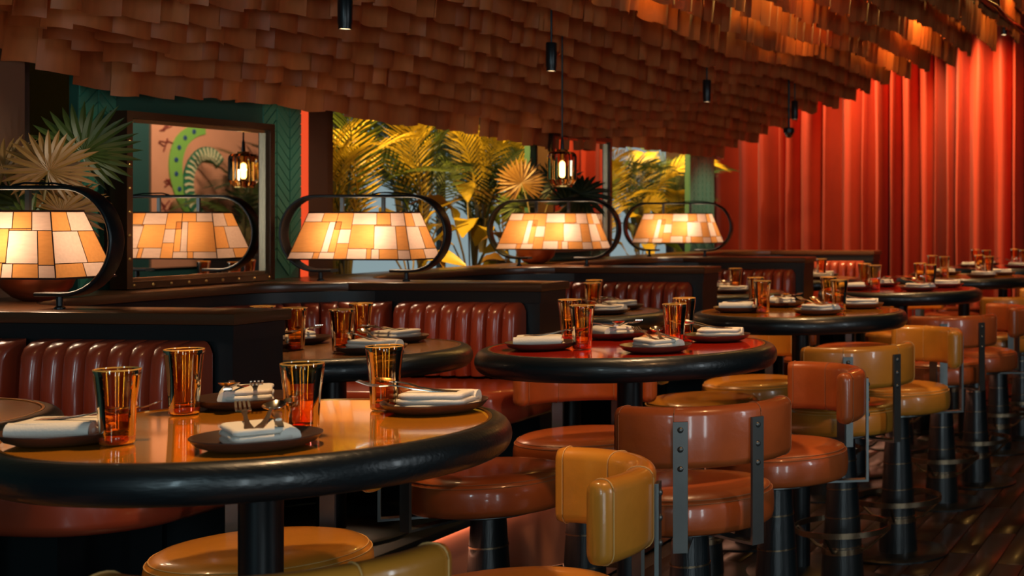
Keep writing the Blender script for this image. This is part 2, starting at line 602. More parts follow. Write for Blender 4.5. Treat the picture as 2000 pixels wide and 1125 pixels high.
# ------------------------------------------------------------------ curtains
def curtain(name, x0, x1, y, n, seed, label):
    r = random.Random(seed)
    bounds = [0]
    for i in range(n):
        bounds.append(bounds[-1] + r.uniform(0.55, 1.45))
    sc = (x1 - x0) / bounds[-1]
    cols = []
    for i in range(n):
        wd = (bounds[i + 1] - bounds[i]) * sc
        dp = r.uniform(0.14, 0.27)
        sk = r.uniform(-0.05, 0.05)
        for j in range(8):
            t = j / 8
            cols.append((x0 + bounds[i] * sc + wd * t, dp * (0.5 - 0.5 * math.cos(2 * PI * t)) ** 0.65, sk, dp, r.random()))
    cols.append((x1, 0.0, 0, 0.05, 0.5))
    zs = [0.02 + 3.2 * i / 26 for i in range(27)]
    vs, fs = [], []
    for iz, z in enumerate(zs):
        q = z / 3.2
        for (x, o, sk, dp, rr) in cols:
            vs.append((x + sk * (1 - q) * math.sin(q * 2.3), y - o * (1.0 - 0.25 * q) - 0.006 * math.sin(x * 23 + z * 5.0), z))
    nc = len(cols)
    for i in range(len(zs) - 1):
        for j in range(nc - 1):
            fs.append((i * nc + j, i * nc + j + 1, (i + 1) * nc + j + 1, (i + 1) * nc + j))
    me = MB().add(vs, fs)
    root = empty(name, ((x0 + x1) / 2, y, 0))
    o = me.build('drapery', CURT, root, ang=80)
    o.location = (-(x0 + x1) / 2, -y, 0)
    MB().tube([(x0 - (x0 + x1) / 2, 0, 3.225), (x1 - (x0 + x1) / 2, 0, 3.225)], 0.018, 8).build('curtain_rail', BLACKMETAL, root)
    tag(root, label, 'curtain')
    return root


curtain('curtain', -5.3, -1.87, 12.75, 22, 5, 'floor-length red velvet curtain in deep folds covering the far end wall')
curtain('curtain', -1.80, 1.6, 12.80, 17, 9, 'red velvet curtain continuing beyond the dark gap at the right edge')

# ------------------------------------------------------------------ booths
IX = -3.32
RF = 0.40
ORD = ('nearest', 'second', 'third', 'fourth', 'farthest')
LEG_COL = CABWOOD
for k, d in enumerate(D0):
    root = empty('booth_divider', (DX, d, 0.43))
    y1 = d + DT
    ye = d + 1.535 if k < 4 else d + DT
    if k < 4:
        poly = [(-3.55, d), (DX, d), (DX, y1)] + arc(IX + RF, y1 + RF, RF, 270, 180, 8) + arc(IX + RF, ye - RF, RF, 180, 90, 8) + [(-3.55, ye)]
    else:
        poly = rect(-3.55, DX, d, y1)
    loc = [(x - DX, y - d) for (x, y) in poly]
    MB().slab(loc, 0.0, 0.655).build('panel_body', CABWOOD, root, ang=30)
    if k < 4:
        o_ = 0.014
        cp = [(-3.55, d - o_), (DX + o_, d - o_), (DX + o_, y1 + o_)] + arc(IX + RF, y1 + RF, RF - o_, 270, 180, 8) + arc(IX + RF, ye - RF, RF - o_, 180, 90, 8)[:-2] + [(-3.55, ye - 0.04)]
    else:
        cp = rect(-3.55, DX + 0.014, d - 0.014, y1 + 0.014)
    lc = [(x - DX, y - d) for (x, y) in cp]
    MB().slab(lc, 0.657, 0.685, 0.004, 2).build('top_cap', CAPWOOD, root, ang=30)
    MB().box(-1.17, 0.007, -0.007, 0.0, 0.618, 0.656).build('moulding', CABWOOD, root, smooth=False)
    MB().box(0.0, 0.006, -0.006, DT, 0.618, 0.656).build('moulding', CABWOOD, root, smooth=False)
    nm = ('low dark wood booth divider, %s of five, carrying a patchwork lamp' % ORD[k]) if k < 4 else 'low dark wood booth divider, farthest of five, without a lamp'
    tag(root, nm, 'booth divider', 'booth dividers')

# channel-tufted benches
CWD, CH = 0.0575, 0.25


def channel_mesh(round_right=False):
    vs, fs = [], []
    nu, nv = 9, 12
    prof = []
    for j in range(nv + 1):
        t = j / nv
        if t < 0.72:
            prof.append((t / 0.72 * (CH - 0.045), 1.0 + 0.10 * math.sin(t / 0.72 * PI)))
        else:
            a = (t - 0.72) / 0.28 * PI / 2
            prof.append((CH - 0.045 + 0.045 * math.sin(a), max(0.0, math.cos(a)) ** 0.75))
    for (z, s) in prof:
        for i in range(nu):
            u = -1 + 2 * i / (nu - 1)
            bulge = 0.050 + 0.026 * math.sqrt(max(0, 1 - u * u)) - 0.012 * (abs(u) > 0.999)
            zz = z
            if round_right and u > 0:
                zz = z - 0.030 * (u ** 3) * (z / CH)
            vs.append((u * CWD / 2 * (1.0 if abs(u) < 0.99 else 0.985), -bulge * s, zz))
    for j in range(nv):
        for i in range(nu - 1):
            fs.append((j * nu + i, j * nu + i + 1, (j + 1) * nu + i + 1, (j + 1) * nu + i))
    b = len(vs)
    vs += [(-CWD / 2, 0, 0), (CWD / 2, 0, 0), (CWD / 2, 0, CH - (0.03 if round_right else 0)), (-CWD / 2, 0, CH)]
    fs.append(tuple([nu - 1 - i for i in range(nu)] + [b, b + 1]))
    fs.append(tuple([b + 1] + [j * nu + nu - 1 for j in range(nv + 1)] + [b + 2])[::-1])
    fs.append(tuple([b] + [j * nu for j in range(nv + 1)] + [b + 3]))
    return MB().add(vs, fs)


ch_me = channel_mesh().mesh('back_channel', BENCH, ang=75)
che_me = channel_mesh(True).mesh('back_channel', BENCH, ang=75)
for k, d in enumerate(D0):
    root = empty('booth_bench', (-2.8, d - 0.25, 0.43))
    ox, oy, oz = root.location
    # straight run on the divider face, then round the corner and along the wall
    x = DX - 0.045 - CWD / 2
    first = True
    RB = RF - 0.015
    yb = d - 0.010
    while x - CWD / 2 > IX + RF:
        link('back_channel', che_me if first else ch_me, root, (x - ox, yb - oy, 0.80 - oz))
        first = False
        x -= CWD
    nca = 10
    for i in range(nca):
        a = math.radians(90 + 90 * (i + 0.5) / nca)
        cx_, cy_ = IX + RF + RB * math.cos(a), d - RF + RB * math.sin(a)
        link('back_channel', ch_me, root, (cx_ - ox, cy_ - oy, 0.80 - oz), a - PI / 2)
    yy = d - RF - CWD / 2
    while yy > d - 1.05 and yy > 1.2:
        link('back_channel', ch_me, root, (IX + 0.015 - ox, yy - oy, 0.80 - oz), PI / 2)
        yy -= CWD
    sp = [(IX + 0.02, d - 1.2), (IX + 0.40, d - 1.2)] + arc(IX + 0.55, d - 0.62, 0.15, 180, 90, 5) + arc(-2.50, d - 0.27, 0.20, 270, 360, 8) + [(-2.30, d - 0.02), (IX + 0.02, d - 0.02)]
    sp = [(x_ - ox, y_ - oy) for (x_, y_) in sp]
    MB().slab(sp, 0.672 - oz, 0.79 - oz, 0.03, 4).build('seat_cushion', BENCH, root, ang=60)
    MB().box(IX + 0.05 - ox, -2.55 - ox, d - 0.33 - oy, d - 0.02 - oy, 0.0, 0.672 - oz).build('bench_base', BLACKMETAL, root, smooth=False)
    tag(root, 'oxblood leather booth bench with channelled back against the %s booth divider' % ORD[k], 'bench', 'booth benches')


# ------------------------------------------------------------------ tables
def make_table(name, topmat, zt, z0, R, pole):
    root = empty(name, (0, 0, z0))
    h = zt - z0
    ro, ri = R + 0.035, R
    MB().lathe([(0, h - 0.0015), (ri - 0.006, h - 0.0015), (ri - 0.004, h - 0.004), (ri - 0.004, h - 0.02), (0, h - 0.02)], 96).build('table_top', topmat, root, ang=30)
    MB().lathe([(ri - 0.0035, h - 0.012), (ri - 0.0035, h), (ri + 0.001, h), (ri + 0.001, h - 0.012)], 96).build('inlay_ring', BRASS, root, ang=30)
    prof = [(0.05, h - 0.064), (ri - 0.01, h - 0.064)]
    for i in range(13):
        a = -PI / 2 + PI * i / 12
        prof.append((ri + 0.003 + 0.032 * max(0, math.cos(a)) ** 0.85, h - 0.032 + 0.032 * math.sin(a)))
    prof += [(ri + 0.001, h - 0.001), (ri + 0.001, h - 0.02), (0.05, h - 0.021)]
    MB().lathe(prof, 112).build('rim', RIMWOOD, root, ang=50)
    MB().lathe([(pole, 0.02), (pole, h - 0.064)], 32).build('pole', BLACKMETAL, root)
    MB().lathe([(0, 0.022), (0.06, 0.022), (0.20, 0.014), (0.215, 0.008), (0.215, 0), (0, 0)], 48).build('base_plate', BLACKMETAL, root)
    return root


ZT = 0.989
TABS = [(-1.653, 2.251), (-1.67, 3.804), (-1.632, 5.275), (-1.635, 6.93), (-1.60, 8.42), (-1.62, 10.0)]
ta = make_table('bar_table', AMBERTOP, ZT, 0.0, 0.37, 0.035)
tr_ = make_table('bar_table', REDTOP, ZT, 0.0, 0.37, 0.035)
TN = ('nearest', 'second', 'third', 'fourth', 'fifth', 'sixth')
for i, (x, y) in enumerate(TABS):
    am = i % 2 == 0
    place(ta if am else tr_, USED, (x, y, 0), 0.10 + 0.03 * i, 'round bar table with glossy %s top and black oak rim, %s in the row' % ('amber' if am else 'red', TN[i]), 'table', 'bar tables along the booths')
bt = make_table('booth_table', STONE, 0.97, 0.43, 0.345, 0.04)
BTABS = [(-2.60, 2.32), (-2.57, 3.80), (-2.60, 5.36), (-2.60, 6.88), (-2.62, 8.45)]
for i, (x, y) in enumerate(BTABS):
    place(bt, USED, (x, y, 0.43), 1.3 * i, 'round brown stone-topped booth table in front of the %s booth divider' % ORD[i], 'table', 'booth tables')


# ------------------------------------------------------------------ stools
def rrect(w_, h_, r, n=4):
    pts = []
    for (cx, cy, a0) in ((w_ / 2 - r, h_ / 2 - r, 0), (-w_ / 2 + r, h_ / 2 - r, 90), (-w_ / 2 + r, -h_ / 2 + r, 180), (w_ / 2 - r, -h_ / 2 + r, 270)):
        pts += arc(cx, cy, r, a0, a0 + 90, n)
    return pts


def make_stool(leather, thread):
    root = empty('bar_stool', (0, 0, 0))
    MB().lathe([(0, .676), (.12, .6755), (.168, .6735), (.188, .669), (.2005, .660), (.2075, .650), (.2105, .636), (.2115, .615), (.2105, .594), (.207, .581), (.199, .575), (0, .575)], 48).build('seat', leather, root, ang=80)
    sm = MB()
    for (r_, z_) in ((.2000, .6612), (.2068, .6525)):
        sm.tube([(r_ * math.cos(a), r_ * math.sin(a), z_) for a in [2 * PI * i / 56 for i in range(56)]], .0013, 5, closed=True)
    s_ = root.children[0]
    sm.build('stitching', thread, s_)
    MB().lathe([(0, .574), (.128, .574), (.13, .571), (.13, .559), (.125, .556), (0, .556)], 40).build('seat_plate', GUN, root)
    MB().lathe([(.045, .556), (.0478, .50), (.0535, .415), (.060, .315), (.0665, .21), (.073, .12), (.078, .045), (.079, .012), (0, .012)], 36).build('pedestal', BLACKWOOD, root)
    pd = root.children[-1]
    for z_ in (.465, .365, .262, .155):
        r_ = .045 + (.556 - z_) / .544 * .034 + .0004
        MB().lathe([(r_ - .003, z_ - .0025), (r_ + .0008, z_ - .0025), (r_ + .0008, z_ + .0025), (r_ - .003, z_ + .0025)], 36).build('inlay_band', BRONZE, pd)
    fr = MB().lathe([(.170, .212), (.176, .212), (.176, .232), (.170, .232), (.170, .212)], 48)
    fr.build('foot_ring', BRONZE, root, ang=30)
    f_ = root.children[-1]
    for q in range(4):
        a = PI / 4 + q * PI / 2
        MB().tube([(.072 * math.cos(a), .072 * math.sin(a), .142), (.10 * math.cos(a), .10 * math.sin(a), .150), (.171 * math.cos(a), .171 * math.sin(a), .215)], .006, 6).build('strut', BRONZE, f_)
    MB().lathe([(.069, .130), (.0755, .130), (.0755, .150), (.069, .150)], 36).build('collar', BRONZE, root)
    MB().lathe([(0, .014), (.11, .014), (.196, .011), (.205, .007), (.205, 0), (0, 0)], 56).build('base_plate', BLACKMETAL, root)
    # wrap-around back pad in three panels
    rm, th, z0, z1, half = .236, .050, .745, .893, 55
    zc = (z0 + z1) / 2
    n = 40
    frames = []
    for i in range(-3, n + 4):
        if i < 0:
            tt, s_end = 0, 1 - (-i / 3.0)
        elif i > n:
            tt, s_end = 1, 1 - ((i - n) / 3.0)
        else:
            tt, s_end = i / n, 1
        e = 1 - s_end
        a = math.radians(-90 - half + 2 * half * tt)
        ext = .022 * math.sin(e * PI / 2)
        a += math.copysign(ext / rm, tt - .5) if e > 0 else 0
        sc_ = math.sqrt(max(0.0, 1 - (e * .985) ** 2)) if e > 0 else 1
        frames.append((a, sc_))
    sec = rrect(th, z1 - z0, .021, 4)
    fr3 = []
    vs, fs = [], []
    for (a, sc_) in frames:
        rad = Vector((math.cos(a), math.sin(a), 0))
        for (sx, sz) in sec:
            # shrink thickness fully, height slightly, for a rounded end
            zz = sz * (0.80 + 0.20 * sc_) if sc_ < 1 else sz
            vs.append(rad * (rm + sx * sc_ * (1.0 + 0.05 * math.cos(sz / .075 * 1.5))) + Vector((0, 0, zc + zz)))
    m_ = len(sec)
    for i in range(len(frames) - 1):
        for q in range(m_):
            q2 = (q + 1) % m_
            fs.append((i * m_ + q, (i + 1) * m_ + q, (i + 1) * m_ + q2, i * m_ + q2))
    fs.append(tuple(range(m_)))
    fs.append(tuple(reversed([(len(frames) - 1) * m_ + q for q in range(m_)])))
    bk = MB().add(vs, fs).build('backrest', leather, root, ang=70)
    sm = MB()
    for a_ in (-24, 24, -half, half):
        a = math.radians(-90 + a_)
        pts = []
        for (sx, sz) in rrect(th + .0026, z1 - z0 + .0020, .022, 4):
            rr = rm + sx * (1.0 + 0.05 * math.cos(sz / .075 * 1.5))
            pts.append((rr * math.cos(a), rr * math.sin(a), zc + sz))
        sm.tube(pts, .0012, 5, closed=True)
    for zz, dr in ((z1 - .006, .0165), (z0 + .006, .0165)):
        pts = []
        for i in range(41):
            a = math.radians(-90 - half + 2 * half * i / 40)
            pts.append(((rm + dr) * math.cos(a), (rm + dr) * math.sin(a), zz))
        sm.tube(pts, .0012, 5)
    sm.build('stitching', thread, bk)
    for s in (-1, 1):
        a = math.radians(-90 + s * 20.5)
        M = Matrix.Rotation(a, 4, 'Z')
        g = MB()
        g.box(.2640, .2715, -.017, .017, .552, .862, M)
        g.box(.110, .2640, -.017, .017, .552, .5585, M)
        br = g.build('bracket', GUN, root, smooth=False)
        for zb in (.843, .797, .751):
            b_ = MB()
            vs0 = MB().lathe([(0, .0045), (.0035, .004), (.0062, .002), (.0072, 0), (.0078, -.001)], 12)
            R_ = M @ Matrix.Translation((.2718, 0, zb)) @ Matrix.Rotation(PI / 2, 4, 'Y')
            b_.add([R_ @ Vector(v) for v in vs0.v], vs0.f).build('bolt', GUN, br)
    return root


st_b = make_stool(BROWN, THREADB)
st_m = make_stool(MUST, THREAD)
# (position letter) F front right, G right, E rear left, D front left
ST = {
    0: {'F': (-1.345, 1.87), 'G': (-1.305, 2.44), 'E': (-1.984, 2.704), 'D': (-1.98, 2.06)},
    1: {'F': (-1.374, 3.498), 'G': (-1.348, 4.116), 'E': (-2.005, 4.231), 'D': (-1.985, 3.613)},
    2: {'F': (-1.41, 5.060), 'G': (-1.335, 5.607), 'E': (-1.976, 5.732), 'D': (-1.971, 5.14)},
    3: {'F': (-1.36, 6.60), 'G': (-1.295, 7.14), 'E': (-1.97, 7.30), 'D': (-1.96, 6.72)},
    4: {'F': (-1.345, 8.14), 'G': (-1.29, 8.68), 'E': (-1.95, 8.84), 'D': (-1.94, 8.22)},
    5: {'F': (-1.36, 9.70), 'G': (-1.32, 10.26), 'E': (-1.96, 10.4), 'D': (-1.95, 9.8)},
}
YAW = {(1, 'F'): -0.12, (2, 'G'): 0.02, (2, 'E'): -0.2, (1, 'G'): -0.08, (0, 'G'): 0.10, (2, 'F'): -0.1, (3, 'F'): -0.1, (3, 'G'): -0.08, (1, 'E'): -0.25, (0, 'E'): -0.15, (1, 'D'): 0.35, (0, 'F'): -0.10}
PW = {'F': 'front right', 'G': 'right', 'E': 'rear left', 'D': 'front left'}
for t in range(6):
    for q in 'FGED':
        x, y = ST[t][q]
        tx, ty = TABS[t]
        face = math.atan2(ty - y, tx - x)         # the stool looks at its table
        yaw = face - PI / 2 + YAW.get((t, q), rnd.uniform(-.06, .06))
        must = t % 2 == 0
        place(st_m if must else st_b, USED, (x, y, 0), yaw,
              '%s leather pedestal stool at the %s of the %s bar table' % ('mustard' if must else 'chestnut', PW[q], TN[t]), 'stool',
              'mustard stools at the amber tables' if must else 'chestnut stools at the red tables')

# ------------------------------------------------------------------ table settings
plate = MB().lathe([(0, .0035), (.05, .0035), (.068, .005), (.082, .011), (.0915, .019), (.093, .0195), (.0935, .018), (.084, .007), (.068, .0008), (.055, 0), (0, 0)], 56).build('side_plate', PLATE, ang=50)


def napkin_mesh():
    """linen folded three times: a soft block with visible layers on the short side"""
    m_ = MB()
    L, W = .066, .043
    zs = [(0.0, .0105), (.0108, .0210), (.0213, .0310)]
    for i, (a, b) in enumerate(zs):
        poly = [(-L + .004 * i, -W), (L - .003 * i, -W + .002), (L - .003 * i, W - .001 * i), (-L + .004 * i, W)]
        pl = []
        for j in range(4):
            p, q = Vector(poly[j]), Vector(poly[(j + 1) % 4])
            for s in range(6):
                v = p.lerp(q, (s + .5) / 6)
                v += Vector((math.sin(v.y * 70 + i), math.cos(v.x * 60 + 2 * i))) * .0011
                pl.append(tuple(v))
        m_.slab(pl, a, b, .0048, 3)
    # rounded fold joining the layers along the front
    m_.tube([(-L + .004, -W + .009, .0155), (0, -W + .0085, .0158), (L - .006, -W + .010, .0155)], .0153, 12)
    return m_


nap = napkin_mesh().build('folded_napkin', LINEN, ang=60)


def strip_solid(path, th):
    """path: (x, halfwidth, z); a bent flat bar"""
    m_ = MB()
    fr = []
    vs, fs = [], []
    for (x, hw, z) in path:
        vs += [(x, -hw, z), (x, 0, z - th * .2), (x, hw, z), (x, hw * .9, z + th), (x, 0, z + th * 1.25), (x, -hw * .9, z + th)]
    n = len(path)
    for i in range(n - 1):
        for k in range(6):
            k2 = (k + 1) % 6
            fs.append((i * 6 + k, (i + 1) * 6 + k, (i + 1) * 6 + k2, i * 6 + k2))
    fs.append((0, 1, 2, 3, 4, 5))
    fs.append(tuple(reversed([(n - 1) * 6 + k for k in range(6)])))
    return m_.add(vs, fs)


def make_fork():
    root = empty('fork', (0, 0, 0))
    strip_solid([(-.078, .0075, .006), (-.06, .0072, .0045), (-.03, .0045, .003), (.0, .0034, .004), (.022, .0032, .0065), (.036, .0055, .007), (.046, .0105, .005), (.056, .0118, .004)], .0018).build('handle', STEEL, root, ang=60)
    for t in range(4):
        y = -.0096 + t * .0064
        MB().sweep([(Vector((.055, y, .0045)), Vector((0, 1, 0)), Vector((0, 0, 1))), (Vector((.075, y, .0045)), Vector((0, 1, 0)), Vector((0, 0, 1))), (Vector((.097, y * .95, .010)), Vector((0, 1, 0)), Vector((0, 0, 1)))],
                   [(-.0016, -.0008), (.0016, -.0008), (.0016, .001), (-.0016, .001)]).build('tine', STEEL, root, smooth=False)
    return root


def make_spoon():
    root = empty('spoon', (0, 0, 0))
    strip_solid([(-.078, .0075, .006), (-.06, .0072, .0045), (-.03, .0045, .003), (.0, .0034, .004), (.025, .0032, .008), (.040, .0045, .0085)], .0018).build('handle', STEEL, root, ang=60)
    vs, fs = [], []
    nr, na = 5, 20
    for j in range(nr + 1):
        q = j / nr
        for i in range(na):
            a = 2 * PI * i / na
            rx = .027 * q
            ry = .0175 * q * (1 - .18 * math.cos(a))
            vs.append((.064 + rx * math.cos(a), ry * math.sin(a), .0010 + .0085 * q ** 2.2))
    for j in range(nr):
        for i in range(na):
            i2 = (i + 1) % na
            fs.append((j * na + i, (j + 1) * na + i, (j + 1) * na + i2, j * na + i2))
    o0 = len(vs)
    for j in range(nr, -1, -1):
        q = j / nr
        for i in range(na):
            a = 2 * PI * i / na
            vs.append((.064 + .0266 * q * math.cos(a), .0172 * q * (1 - .18 * math.cos(a)) * math.sin(a), .0028 + .0078 * q ** 2.2))
    for j in range(nr):
        for i in range(na):
            i2 = (i + 1) % na
            fs.append((o0 + j * na + i, o0 + (j + 1) * na + i, o0 + (j + 1) * na + i2, o0 + j * na + i2))
    for i in range(na):
        i2 = (i + 1) % na
        fs.append((nr * na + i, o0 + i, o0 + i2, nr * na + i2))
    MB().add(vs, fs).build('bowl', STEEL, root, ang=70)
    return root


def make_knife():
    root = empty('table_knife', (0, 0, 0))
    strip_solid([(-.085, .0072, .003), (-.07, .0078, .0025), (-.03, .0055, .002), (.004, .0048, .002)], .003).build('handle', STEEL, root, ang=60)
    MB().slab([(.003, -.005), (.06, -.007), (.078, -.004), (.086, .005), (.003, .005)], .002, .0036).build('blade', STEEL, root, ang=30)
    return root


def make_tumbler():
    root = empty('tumbler', (0, 0, 0))
    outer = [(.0245, .006), (.0252, .016), (.0262, .04), (.0285, .075), (.0325, .108), (.0336, .117)]
    inner = [(.0318, .117), (.0306, .108), (.0264, .075), (.0242, .04), (.0232, .018)]
    MB().lathe(outer + [(.0328, .1185)] + inner + [(0, .016)], 40).build('glass_wall', GLASSW, root, ang=50)
    MB().lathe([(0, 0.0), (.022, 0.0), (.0245, .0025), (.0249, .0065), (.0250, .0125), (.022, .0145), (0, .0145)], 40).build('glass_base', GLASSB, root, ang=50)
    MB().lathe([(.0336, .1165), (.0332, .1185), (.0322, .1188), (.0318, .1168)], 40).build('rim', pbr('amber_rim', (.9, .45, .1), .08, coat=1), root)
    return root


fork, spoon, knife, tumbler = make_fork(), make_spoon(), make_knife(), make_tumbler()


def put(proto, loc, rz, label, cat, group, ry=0.0):
    o = place(proto, USED, loc, rz, label, cat, group)
    o.rotation_euler = (0, ry, rz)
    return o


SETW = ('front left', 'rear left', 'front right', 'rear right')
# per table: plates (dx, dy, heading in degrees), glasses (dx, dy)
PL = {
    0: [(-.196, -.195, 14), (-.201, .236, -62), (.140, -.200, 122), (.186, .225, 192)],
    1: [(-.192, -.140, 16), (-.141, .215, -50), (.147, -.170, 130), (.190, .175, 190)],
    2: [(-.215, -.090, 14), (-.155, .235, -50), (.120, -.175, 135), (.180, .190, 188)],
    3: [(-.20, -.150, 12), (-.150, .215, -48), (.130, -.180, 128), (.190, .180, 188)],
    4: [(-.20, -.140, 10), (-.150, .205, -52), (.140, -.170, 130), (.190, .190, 190)],
    5: [(-.20, -.145, 12), (-.150, .210, -50), (.130, -.180, 128), (.190, .180, 188)],
}
GL = {
    0: [(-.140, -.166), (-.241, .120), (.133, -.080), (.083, .230)],
    1: [(-.082, -.123), (-.235, .120), (.143, -.030), (.062, .242)],
    2: [(-.110, -.125), (-.230, .150), (.150, .000), (.040, .235)],
    3: [(-.110, -.080), (-.22, .140), (.145, .020), (.045, .240)],
    4: [(-.100, -.090), (-.22, .130), (.150, .000), (.050, .240)],
    5: [(-.100, -.100), (-.22, .130), (.150, .000), (.050, .240)],
}
# the front-left glass of the first table stands clear of its plate, nearer the aisle
GL[0][0] = (-.098, -.205)


def setting(tx, ty, zt, plates, glasses, tname, grp, knives=True):
    for i, (dx, dy, hd) in enumerate(plates):
        a = math.radians(hd + rnd.uniform(-4, 4))
        c, s = math.cos(a), math.sin(a)
        X, Y = tx + dx, ty + dy
        wv = SETW[i]
        put(plate, (X, Y, zt), rnd.uniform(0, 6), 'round brown stoneware side plate at the %s of %s' % (wv, tname), 'plate', 'side plates')
        nrot = a + (0.28 if i == 2 else 0) + rnd.uniform(-.08, .08)
        put(nap, (X - c * .006, Y - s * .006, zt + .0045), nrot, 'folded white linen napkin on the %s plate of %s' % (wv, tname), 'napkin', 'folded napkins')
        zc = zt + .0375
        hd_ = .034 if i != 2 else .020
        put(fork, (X + c * hd_ - s * .016, Y + s * hd_ + c * .016, zc), a + .10, 'polished fork lying on the napkin at the %s of %s' % (wv, tname), 'fork', 'forks', -.12)
        put(spoon, (X + c * hd_ + s * .014, Y + s * hd_ - c * .014, zc), a - .14, 'polished spoon lying on the napkin at the %s of %s' % (wv, tname), 'spoon', 'spoons', -.12)
        if knives and i in (1, 2):
            put(knife, (X - s * -.030 - c * .004, Y + c * -.030 - s * .004, zc), a + .05 + PI, 'table knife lying on the napkin at the %s of %s' % (wv, tname), 'knife', 'table knives')
    for i, (dx, dy) in enumerate(glasses):
        put(tumbler, (tx + dx, ty + dy, zt), rnd.uniform(0, 6), 'tall amber glass tumbler at the %s of %s' % (SETW[i], tname), 'tumbler', 'amber tumblers')


for t in range(6):
    setting(TABS[t][0], TABS[t][1], ZT, PL[t], GL[t], 'the %s bar table' % TN[t], 'bar', t < 4)
BP = [(-.03, -.20, 90), (-.20, .10, 0), (.03, .205, -90), (.195, .02, 180)]
BPL = {
    1: ([(-.16, -.11, 20), (-.20, .13, -40), (.19, -.1, 150), (.065, .215, -100)], [(-.075, -.055), (-.215, .0), (.10, -.1), (-.015, .165)]),
    2: ([(-.16, -.11, 20), (-.20, .13, -40), (.19, -.1, 150), (.13, .17, -100)], [(-.09, .0), (-.20, .02), (.12, -.06), (.02, .17)]),
    3: ([(-.16, -.11, 20), (-.20, .13, -40), (.16, -.12, 150), (.02, .19, -100)], [(-.09, -.03), (-.20, .02), (.14, -.02), (-.08, .17)]),
    4: ([(-.16, -.11, 20), (-.20, .13, -40), (.16, -.12, 150), (.10, .16, -100)], [(-.09, -.03), (-.20, .02), (.14, -.02), (.0, .17)]),
}
for t in (1, 2, 3, 4):
    setting(BTABS[t][0], BTABS[t][1], 0.97, BPL[t][0], BPL[t][1], 'the %s booth table' % ORD[t], 'booth', False)

# ------------------------------------------------------------------ patchwork lamps
LZ = 1.115
SB, STT = (0.236, 0.095, 1.195 - LZ), (0.182, 0.052, 1.361 - LZ)
W_, O_ = 'W', 'O'
FRONT = [(W_, 0, .17, 0, .2), (O_, .17, .32, 0, .2), (O_, .32, .48, 0, .36), (W_, .48, .72, 0, .26), (O_, .72, .86, 0, .26), (W_, .86, 1, 0, .29),
         (O_, 0, .255, .2, .85), (W_, .255, .315, .2, .85), (O_, .315, .375, .2, .85), (O_, .375, .48, .36, .36), (W_, .375, .48, .36, .66), (O_, .375, .48, .66, 1.0),
         (O_, .48, .70, .26, .77), (W_, .70, .90, .29, .78), (O_, .90, 1, .29, .80),
         (W_, 0, .2, .85, 1), (O_, .2, .25, .85, 1), (W_, .25, .375, .85, 1), (W_, .48, .64, .77, 1), (O_, .64, .68, .77, 1), (W_, .68, .745, .78, 1), (O_, .745, .90, .78, 1), (W_, .90, 1, .80, 1),
         (O_, .32, .375, .2, .2), (O_, .70, .70, .26, .29)]
FRONT = [p for p in FRONT if p[2] - p[1] > .001 and p[4] - p[3] > .001]
# close the small offsets between neighbouring panels
SIDE = [(O_, 0, .45, 0, .30), (W_, .45, 1, 0, .30), (W_, 0, .6, .30, .78), (O_, .6, 1, .30, .78), (O_, 0, .5, .78, 1), (W_, .5, 1, .78, 1)]


def shade_pt(face, s, t):
    hx = STT[0] + (SB[0] - STT[0]) * t
    hy = STT[1] + (SB[1] - STT[1]) * t
    z = STT[2] + (SB[2] - STT[2]) * t
    if face == 0:
        return Vector((-hx + 2 * hx * s, -hy, z))
    if face == 1:
        return Vector((hx, -hy + 2 * hy * s, z))
    if face == 2:
        return Vector((hx - 2 * hx * s, hy, z))
    return Vector((-hx, hy - 2 * hy * s, z))


